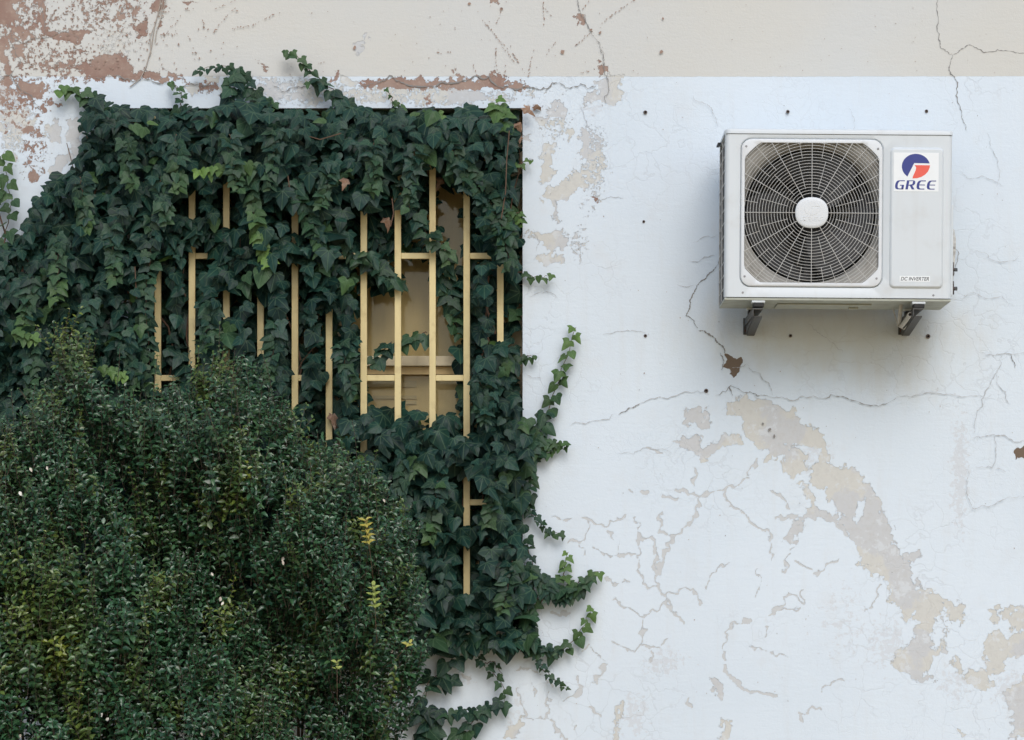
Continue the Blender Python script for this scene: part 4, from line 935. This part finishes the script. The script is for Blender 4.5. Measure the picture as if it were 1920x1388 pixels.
def strand(L, st, pts, n, s0, s1, t0, t1, y=-0.03, side=1.0, spread=.45, rad=.0022, yend=None, jit=1.0):
    P = [Vector(p) for p in pts]; ls = [0]
    for a_, b_ in zip(P, P[1:]): ls.append(ls[-1] + (b_ - a_).length)
    ye = y if yend is None else yend
    def pos(q):
        d = q * ls[-1]
        for i in range(len(P) - 1):
            if d <= ls[i + 1] + 1e-6:
                f_ = (d - ls[i]) / (ls[i + 1] - ls[i] + 1e-9); return P[i].lerp(P[i + 1], f_), (P[i + 1] - P[i]).normalized()
        return P[-1], (P[-1] - P[-2]).normalized()
    tp = []
    for i in range(15):
        q = i / 14; p, d = pos(q); yy = y + (ye - y) * q; tp.append(at(p.x + 2 * math.sin(i * 1.9), p.y + 2 * math.cos(i * 2.3), yy + .006))
    st.tube([v - Vector(IO) for v in tp], [rad * (1 - .6 * i / 14) for i in range(15)], 5)
    for i in range(n):
        q = min(1, (i + random.uniform(-.3, .3)) / max(n - 1, 1)) if n > 1 else 1; q = max(q, 0); p, d = pos(q); sz = (s0 + (s1 - s0) * q) * random.uniform(.78, 1.2); sd = 1 if i % 2 else -1
        nx_, ny_ = -d.y * sd, d.x * sd; ox, oy = nx_ * sz * .42 * side, ny_ * sz * .42 * side
        yy = y + (ye - y) * q - random.uniform(0, .022) * jit
        tx, tz = nx_ * .7, ny_ * .7 + 1.0                      # picture-down pull
        a_ = math.atan2(tx, tz) + random.gauss(0, spread * .5)
        s_ = sz / PPM; be = R(random.gauss(20, 16)); c_ = at(p.x + ox * .4, p.y + oy * .4, yy)
        L.add((c_.x, c_.y, c_.z), (math.sin(a_), -.2, -math.cos(a_)), (random.gauss(0, .25), -math.cos(be), math.sin(be)), s_, max(0, min(1, t0 + (t1 - t0) * q ** 2 + random.uniform(-.08, .08))), random.choice([0, 0, 1, 3]))
def shoot(label, segs, name='shoot'):
    L = Leaves(); st = MB()
    for sg in segs: strand(L, st, *sg[0], **sg[1])
    o = L.mesh(name, M['ivy'], ivy, LEAF, extra=st, off=IO)
    if label: o['label'] = label
    return o
K = dict
shoot('climbing ivy shoot rising up the bare wall right of the window', [(([(1008,838),(1020,790),(1040,735),(1055,690),(1070,650),(1078,612)], 17, 34, 20, .08, .75), K()), (([(1004,800),(1030,770)], 4, 28, 22, .05, .1), K())])
shoot('ivy tuft sticking out over the white wall at the foot of the climbing shoot', [(([(985,815),(1015,828),(1040,830),(1062,835)], 16, 30, 16, .05, .5), K()), (([(985,830),(1010,850),(1035,845)], 12, 26, 16, .05, .4), K()), (([(990,850),(994,900),(990,950)], 14, 24, 20, .05, .2), K())])
shoot('tiny ivy sprig beside the right window edge at mid height', [(([(974,672),(990,668),(1004,668)], 5, 15, 12, .1, .3), K())])
shoot('thin pale ivy tip reaching right at the upper window edge', [(([(955,500),(985,517),(1012,520),(1036,517)], 7, 18, 14, .1, .5), K())])
shoot('pale ivy tip near the upper right window corner', [(([(972,310),(985,302),(998,298)], 4, 14, 13, .5, .7), K())])
shoot('thin ivy shoot trailing right over cracked paint', [(([(985,950),(1008,975),(1030,998),(1056,1002)], 14, 18, 13, .05, .25), K())])
shoot('bowl shaped ivy clump with upright sprig on the white wall', [(([(985,1065),(1020,1085),(1050,1110),(1085,1105),(1110,1080)], 30, 24, 20, .02, .2), K(y=-.06)), (([(1015,1095),(1050,1120),(1090,1105)], 26, 24, 22, .02, .1), K(y=-.05)), (([(1056,1085),(1060,1060),(1064,1034)], 7, 22, 15, .4, .85), K()), (([(1080,1095),(1105,1080),(1124,1070)], 6, 26, 20, .3, .6), K()), (([(985,1010),(1000,1060),(990,1100),(1003,1140)], 16, 22, 18, .05, .2), K())])
shoot('ivy shoot curving up below the clump', [(([(1000,1212),(1040,1222),(1062,1215),(1085,1190),(1100,1160),(1112,1140)], 13, 28, 17, .1, .7), K()), (([(985,1200),(1020,1218),(1050,1215)], 14, 20, 18, .05, .1), K())])
shoot('thin ivy shoot trailing down right below the sill', [(([(1002,1225),(1018,1255),(1040,1275),(1062,1292)], 15, 13, 12, .05, .2), K())])
shoot('loose ivy loop hanging below the window sill', [(([(885,1205),(905,1245),(935,1272),(948,1298),(944,1316)], 11, 20, 18, .02, .25), K()), (([(945,1316),(910,1328),(870,1332),(830,1340),(800,1350)], 18, 24, 20, .02, .1), K()), (([(905,1245),(925,1240),(940,1262)], 4, 16, 14, .05, .2), K())])
shoot('broad leaved ivy strand beside the shrub near the bottom', [(([(865,1200),(850,1235),(825,1262),(800,1280),(795,1330),(790,1400)], 13, 40, 34, .0, .05), K()), (([(900,1335),(885,1355),(860,1380),(850,1410)], 9, 30, 26, .05, .5), K()), (([(815,1330),(800,1370),(820,1400)], 8, 36, 32, .0, .1), K()), (([(825,1262),(846,1280)], 3, 30, 28, 0, 0), K())])
shoot('ivy fringe along the sill', [(([(800,1190),(860,1195),(930,1200),(1000,1195)], 26, 36, 34, 0, .1), K(y=-.06)), (([(800,1165),(880,1160),(900,1168)], 14, 24, 20, .2, .5), K(y=-.05)), (([(985,1130),(995,1180),(1000,1225)], 12, 24, 22, .1, .1), K())])
shoot('tall ivy shoot reaching up over the lintel crack', [(([(655,205),(630,175),(600,150),(575,125),(552,100),(532,96)], 20, 28, 15, .02, .3), K(y=-.05)), (([(600,150),(578,150)], 3, 26, 20, .05, .3), K())])
shoot('arched ivy shoot above the window', [(([(495,205),(480,175),(455,140),(425,124),(395,126),(368,134)], 22, 26, 14, .02, .15), K(y=-.05)), (([(480,195),(500,185),(515,200)], 8, 22, 18, .1, .3), K(y=-.04)), (([(430,200),(440,160),(430,140)], 8, 34, 28, .0, .1), K(y=-.06))])
shoot('small ivy sprig over the lintel', [(([(338,205),(342,180),(330,160),(318,155)], 8, 20, 15, .1, .4), K(y=-.04))])
shoot('bright green ivy tip on the peeling wall', [(([(195,195),(172,182),(150,172),(128,165),(112,165)], 11, 24, 24, .1, .6), K(y=-.04))])
shoot('pale green ivy strand climbing at the far left edge', [(([(-8,470),(12,430),(22,380),(12,330),(4,285)], 14, 30, 24, .15, .5), K(y=-.05)), (([(-25,420),(-10,360),(2,330)], 8, 28, 24, .1, .4), K(y=-.05))])
shoot('tiny ivy tip on the lintel', [(([(738,205),(735,180),(722,168)], 4, 13, 10, .3, .4), K()), (([(750,206),(745,190)], 3, 20, 16, .3, .4), K())])
shoot('bright young ivy leaves at the upper right corner', [(([(945,235),(938,210),(930,185)], 8, 30, 24, .35, .65), K(y=-.1)), ])
shoot('bright young ivy leaves tucked under the lintel', [(([(780,215),(800,212),(830,215)], 6, 20, 18, .4, .6), K(y=-.06))])
shoot('hanging ivy spray with a yellow green tip in front of the bars', [(([(470,330),(476,390),(484,440),(496,475),(512,492)], 28, 24, 22, .1, 1.0), K(y=-.16))])
shoot('bright green ivy spray over the upper bars', [(([(470,308),(440,310),(405,315),(372,322)], 14, 26, 20, .25, .9), K(y=-.19))])
shoot('hanging ivy spray of small leaves left of the open bars', [(([(545,340),(570,385),(590,430),(602,470)], 22, 26, 22, .05, .2), K(y=-.15)), (([(615,380),(640,440),(670,490),(690,470)], 20, 24, 20, .05, .15), K(y=-.08))])
shoot('dense ivy spray of small leaves falling over the right bars', [(([(820,230),(855,290),(885,330),(915,370),(940,420),(958,500)], 60, 24, 18, .05, .15), K(y=-.16, side=2.2, spread=.9)), (([(850,300),(900,350),(935,390),(948,450)], 50, 22, 18, .05, .15), K(y=-.15, side=2.4, spread=.9)), (([(950,400),(972,400),(978,420)], 8, 20, 16, .4, .7), K(y=-.06))])
shoot('ivy strand crossing between the two middle bars', [(([(745,340),(768,375),(795,430),(810,450)], 12, 30, 26, .02, .1), K(y=-.05)), (([(810,440),(840,470),(842,490)], 6, 28, 22, .15, .3), K(y=-.03)), (([(690,480),(715,510),(738,530)], 14, 32, 26, .02, .15), K(y=-.03)), (([(690,500),(730,520),(752,540)], 8, 30, 26, .05, .15), K(y=.06))])
shoot('ivy strand hanging in front of the tan blind', [(([(832,470),(838,530),(848,580),(862,625)], 18, 30, 24, .05, .2), K(y=.05)), (([(800,622),(775,635),(755,640)], 5, 30, 26, .1, .2), K(y=.03)), (([(735,640),(715,660),(697,680)], 7, 30, 24, .05, .1), K(y=.03))])
shoot('lacy ivy strand hanging left of the first bar', [(([(285,400),(282,480),(272,560),(278,640),(282,700)], 40, 24, 20, .05, .15), K(y=-.17, side=1.6))])
shoot('lacy ivy strand on the wall ivy at the left', [(([(105,440),(110,500),(105,560)], 18, 22, 22, .1, .4), K(y=-.24, side=1.6))])
shoot('yellow green ivy tip above the shrub', [(([(190,690),(215,695),(235,702)], 8, 20, 18, .5, .9), K(y=-.24))])
shoot('yellow green ivy tip at the left edge', [(([(25,620),(45,628),(70,632)], 8, 20, 18, .4, .8), K(y=-.24))])
for px_, py_ in ((60,520),(150,330),(210,420),(235,260),(330,250),(170,560),(300,330),(430,250),(520,240),(620,300),(700,260),(780,270),(60,620),(230,620),(400,560),(520,600),(640,640),(900,700),(930,900),(820,900),(760,860),(960,1050)):
    w_ = random.uniform(-25, 25)
    shoot(None, [(([(px_, py_), (px_ + w_ * .4, py_ + 45), (px_ + w_, py_ + random.uniform(80, 120))], 22, 25, 17, .02, random.uniform(.1, .4)), K(y=-.21 if px_ < 700 else -.17, side=1.5, spread=.8))])
# dead leaves caught in the ivy
for (px, py, y, s_, an) in ((728,418,-.03,26,.2),(650,345,-.19,24,-.3),(985,212,-.06,26,1.2),(974,238,-.07,22,.4),(625,790,-.03,30,.2),(757,322,-.05,22,.5),(800,328,.05,40,.1),(830,345,.04,30,-.4),(1005,203,-.03,16,1.4),(236,1170,-.1,20,0),(975,262,-.03,16,0)):
    L = Leaves(); c_ = at(px, py, y); L.add((c_.x, c_.y, c_.z + s_ * .4 / PPM), (math.sin(an), -.3, -math.cos(an)), (.4, -.8, .3), s_ / PPM, 0, 1)
    L.mesh('dead_leaf', M['dead'], ivy, [(LEAF[2][0] * np.array([0.7, 1.0]), LEAF[2][1] * 4.5 + 0.10 * np.sin(LEAF[2][0][:, 1] * 11) + 0.08 * np.cos(LEAF[2][0][:, 0] * 17), LEAF[2][2])] * 2, off=IO)
# woody runners under the leaves
b = MB()
for i in range(46):
    x = random.uniform(-20, 960); y = random.uniform(900, 1250) if i % 2 else random.uniform(500, 900); yy = -.035 if x < OX0 else .03; pts = []
    for j in range(9):
        pts.append(at(x, y, yy + random.uniform(-.02, .02)) - Vector(IO)); x += random.gauss(0, 16); y -= random.uniform(30, 62)
        if y < 215 or (y < 380 and x < 120) or (660 < x < 890 and 330 < y < 830): break
    if len(pts) > 2: b.tube(pts, [.005 * (1 - .09 * k_) for k_ in range(len(pts))], 5)
b.build('stem', M['stem'], ivy, smooth=True)
for pts in ([(955,245),(950,300),(948,360),(940,410)], [(540,330),(545,372)], [(735,372),(738,400),(732,425)], [(105,460),(100,520)], [(253,500),(256,560)], [(640,250),(600,262),(560,250)]):
    b = MB(); b.tube([at(p[0], p[1], -.19) - Vector(IO) for p in pts], .0022, 5)
    b.build('tendril', M['stem'], ivy, smooth=True)

dv = thing('dry_vine', 'thin bleached dead vine stem clinging to the cream wall at the top left', 'dead vine', at(290, 100, -.006))
b = MB(dv.location)
for pts, r_ in (([(302,-30),(300,10),(290,50),(285,90),(275,125),(262,148),(245,163)],.0022), ([(306,-20),(303,30),(293,60),(290,80)],.0016), ([(290,50),(282,70),(284,100),(278,108)],.0013), ([(296,30),(306,15),(312,-10)],.0013)):
    b.tube([at(p[0] + random.uniform(-1.5, 1.5), p[1], -.0075) for p in pts], r_, 5)
b.build('stem', M['dry'], dv, smooth=True)

# ------------------------------------------------------------------ SHRUBS
SH = [(-80,800),(0,800),(30,770),(70,740),(110,700),(112,640),(120,570),(140,600),(165,650),(185,665),(215,700),(250,735),(290,740),(320,735),(350,700),(380,690),(410,655),(440,665),(470,680),(500,720),(530,745),(560,800),(575,830),(620,825),(660,845),(690,870),(730,930),(765,960),(772,1010),(780,1080),(776,1150),(784,1215),(778,1270),(756,1320),(735,1370),(720,1430),(705,1530),(-80,1530)]
def surf(x, y):
    e = min(edge_d(x, y, SH[4:-2]) / 230.0, 1); return -(0.33 + 0.50 * math.sqrt(e) + 0.10 * wob(x, y, 1.6) + 0.05 * wob(x - 50, y + 80, 4.2))
def owner(x, y):
    w_ = 30 * wob(x, y, 1.2)
    if x + w_ < 330 and y + w_ > 985 - (x * .1): return 2
    if x + w_ < 300: return 1
    return 0
shr = [thing('evergreen_shrub', 'large glossy dark green shrub with yellow tipped shoots, in front of the window', 'shrub', at(520, 2005, -.75)),
       thing('evergreen_shrub', 'tall dark shrub with an upright bronze shoot, against the ivy at the left edge', 'shrub', at(150, 2005, -.7)),
       thing('evergreen_shrub', 'olive green shrub with yellowish leaves in the bottom left corner', 'shrub', at(120, 2005, -.95))]
for o in shr: o.location.z = 0
LS = [Leaves(), Leaves(), Leaves()]; TW = [MB(o.location) for o in shr]
def twig(k, x, y, yy, up, ln, tint, leafsz=.024, gap=.0135, thin=.001):
    p0 = at(x, y, yy); d = Vector(up).normalized(); side = d.orthogonal().normalized(); side2 = d.cross(side)
    n = int(ln / gap); bend = Vector((random.gauss(0, .25), -.1, .15)); pts = []
    ph = random.uniform(0, 3.1)
    for i in range(n):
        q = i / max(n - 1, 1); p = p0 + d * (ln * q) + bend * (ln * q * q * .4); pts.append(p)
        if q < .12: continue
        a = ph + (i % 2) * math.pi / 2
        for s_ in (1, -1):
            if random.random() < .12: continue
            w_ = (side * math.cos(a) + side2 * math.sin(a)) * s_
            t_ = w_ * .9 + d * random.uniform(.25, .75); n_ = d * .75 - w_ * .35 + Vector((random.gauss(0, .25), random.gauss(-.45, .3), random.gauss(.1, .2)))
            sz = leafsz * random.uniform(.75, 1.2) * (1 - .35 * q * q)
            LS[k].add(p, t_, n_, sz, max(0, min(1, tint * (.6 + .6 * q) + random.gauss(0, .05))), 0)
    pts = pts[::max(1, n // 4)] + [pts[-1]]
    TW[k].tube(pts, thin, 3, caps=False)
def ttint(x, y):
    t_ = max(0, wob(x + 40, y + 10, 2.1) - .25) * .8
    for cx_, cy_, r_, a_ in ((90,1120,110,.75),(150,1240,90,.55),(440,880,55,.75),(60,1200,80,.4),(300,1000,60,.2),(590,880,50,.35),(30,900,60,.35),(480,1290,60,.4),(130,620,80,.35),(590,1180,60,.2)):
        q = math.hypot(x - cx_, (y - cy_) * .7) / r_
        if q < 1: t_ += a_ * .6 * (1 - q) * random.uniform(.2, 1.4)
    return min(t_, .95)
HOL = [(292, 1030), (385, 1165), (215, 1330), (560, 1345), (350, 1385), (510, 960), (165, 1010), (455, 1075), (250, 900), (60, 1330)]
for lay, (N_, dy, ins_) in enumerate(((2700, 0.0, 8), (1600, .10, 14), (900, .22, 22))):
    c_ = 0
    while c_ < N_:
        x = random.uniform(-70, 800); y = random.uniform(560, 1530)
        if not inpoly(x, y, SH) or edge_d(x, y, SH) < random.uniform(0, ins_): continue
        g = wob(x * 1.3, y, 3.1)
        if lay < 2 and any(math.hypot(x - hx, (y - hy) * .55) < 26 for hx, hy in HOL): continue
        if lay == 0 and g < -.12 and random.random() < .92: continue
        if lay == 1 and g < -.32 and random.random() < .7: continue    # hollows between the clumps
        c_ += 1; k = owner(x, y); ln = random.uniform(.07, .19); yy = surf(x, y) + dy
        lean = (x - 420) / 900
        dirn = (random.gauss(lean * .4, .27), random.gauss(-.25, .25), 1.0)
        twig(k, x, y + ln * 460, yy, dirn, ln, ttint(x, y), leafsz=random.uniform(.025, .034) * (1.12 if k == 2 else 1))
# spiky tops that break the outline
for (x, y, ln, tn) in ((118,640,.16,.6),(122,600,.10,.75),(150,640,.12,.4),(172,660,.12,.3),(82,742,.1,.2),(60,800,.14,.1),(250,745,.08,.2),(272,748,.1,.1),(340,730,.1,.1),(365,715,.1,.1),(410,700,.13,.1),(445,690,.14,.1),(470,700,.12,.1),(500,740,.14,.1),(530,760,.13,.05),(545,800,.1,.1),(505,790,.14,.1),(585,860,.11,.5),(598,850,.1,.6),(640,850,.1,.2),(690,870,.1,.3),(700,900,.1,.1),(740,955,.1,.05),(748,970,.1,.4),(770,985,.1,.1),(530,860,.08,.9),(20,870,.14,.4),(310,800,.16,.1),(375,830,.16,.1)):
    for _ in range(3): twig(owner(x, y), x + random.gauss(0, 6), y + ln * 440, surf(x, y) * .8, (random.gauss(0, .12), -.1, 1), ln * random.uniform(.8, 1.25), tn, .022)
for _ in range(170):          # leading shoots standing proud of the clumps
    x = random.uniform(-40, 760); y = random.uniform(700, 1450)
    if inpoly(x, y, SH) and edge_d(x, y, SH) > 15: twig(owner(x, y), x, y, surf(x, y) - .03, (random.gauss(0, .13), random.gauss(-.1, .1), 1), random.uniform(.10, .20), ttint(x, y) + random.choice([0, 0, .1, .3]), .021, gap=.016)
for o, L_, T_ in zip(shr, LS, TW):
    L_.mesh('foliage', M['box'], o, [SMALL], off=tuple(o.location)); T_.build('twig', M['wood'], o)
    b = MB(o.location); bx_, by_ = o.location.x, o.location.y
    for i in range(11):
        x = bx_ + random.uniform(-.25, .25); y = by_ + random.uniform(.2, .4); pts = [Vector((x, y, 0))]; hgt = random.uniform(1.3, 1.75); dx = random.uniform(-.22, .12)
        for j in range(1, 8): q = j / 7; pts.append(Vector((x + dx * q + random.gauss(0, .02), y + .1 * q + random.gauss(0, .02), hgt * q)))
        b.tube(pts, [.014 * (1 - .11 * j) for j in range(8)], 6)
    b.build('trunk', M['wood'], o, smooth=True)
# yellow shoots on the big shrub
o = shr[0]
def ytwig(label, x, y, yy, ln, sz, dirn=(0, 0, 1), mat='gold', rnd=None):
    L = Leaves(); p0 = at(x, y, yy); n = int(ln / .010); d = Vector(dirn).normalized(); st = MB(o.location); st.tube([p0 - d * .12, p0 + d * ln], .0012, 4)
    for i in range(n):
        for s_ in (1, -1):
            a = (i % 2) * 1.3 + .3; w_ = Vector((math.cos(a) * s_, math.sin(a) * s_ * .8, 0)); L.add(p0 + d * (ln * (i + .5) / n), w_ * .9 + d * .7, d * .8 - w_ * .4 + Vector((0, -.5, 0)), sz * random.uniform(.8, 1.15), 0, 0, rnd)
    q = L.mesh('shoot', M[mat], o, [SMALL], extra=st, off=tuple(o.location)); q['label'] = label
M['gold'] = leaf_mat('yellow shoot', (0.42, 0.36, 0.07), (0.30, 0.36, 0.09), (0.4, 0.4, 0.1), 0.45, veins=False)
ytwig('bright yellow shoot tip', 692, 1022, -.84, .09, .027, (-.12, -.1, 1), rnd=0.0)
ytwig('lime green shoot tip', 703, 1142, -.86, .085, .027, (-.05, -.1, 1), rnd=1.0)
ytwig('small yellow shoot at the right side', 762, 1212, -.62, .02, .022, (.5, -.3, .6), rnd=.4)
ytwig('lime shoot near the bottom', 632, 1258, -.88, .035, .022, (0, -.1, 1), rnd=.9)
M['pale'] = leaf_mat('bleached leaf', (.75, .72, .64), (.6, .5, .4), (.7, .6, .5), .6, veins=False)
for (x, y, s_) in ((528,1052,.02),(531,1060,.02),(400,1080,.017),(412,1128,.02),(415,1135,.016),(60,885,.02),(90,882,.018),(722,942,.016),(40,930,.02),(190,1345,.02),(198,1352,.018),(35,1385,.02),(380,1380,.018),(735,1225,.016)):
    L = Leaves(); L.add(at(x, y, surf(x, y) - .09), (random.gauss(0, .6), -.2, 1), (random.gauss(0, .4), -1, .3), s_, 0, 0); L.mesh('bleached_leaf', M['pale'], shr[owner(x, y)], [SMALL], off=tuple(shr[owner(x, y)].location))
print('leaves', [len(l.P) for l in LS], len(Lf.P))
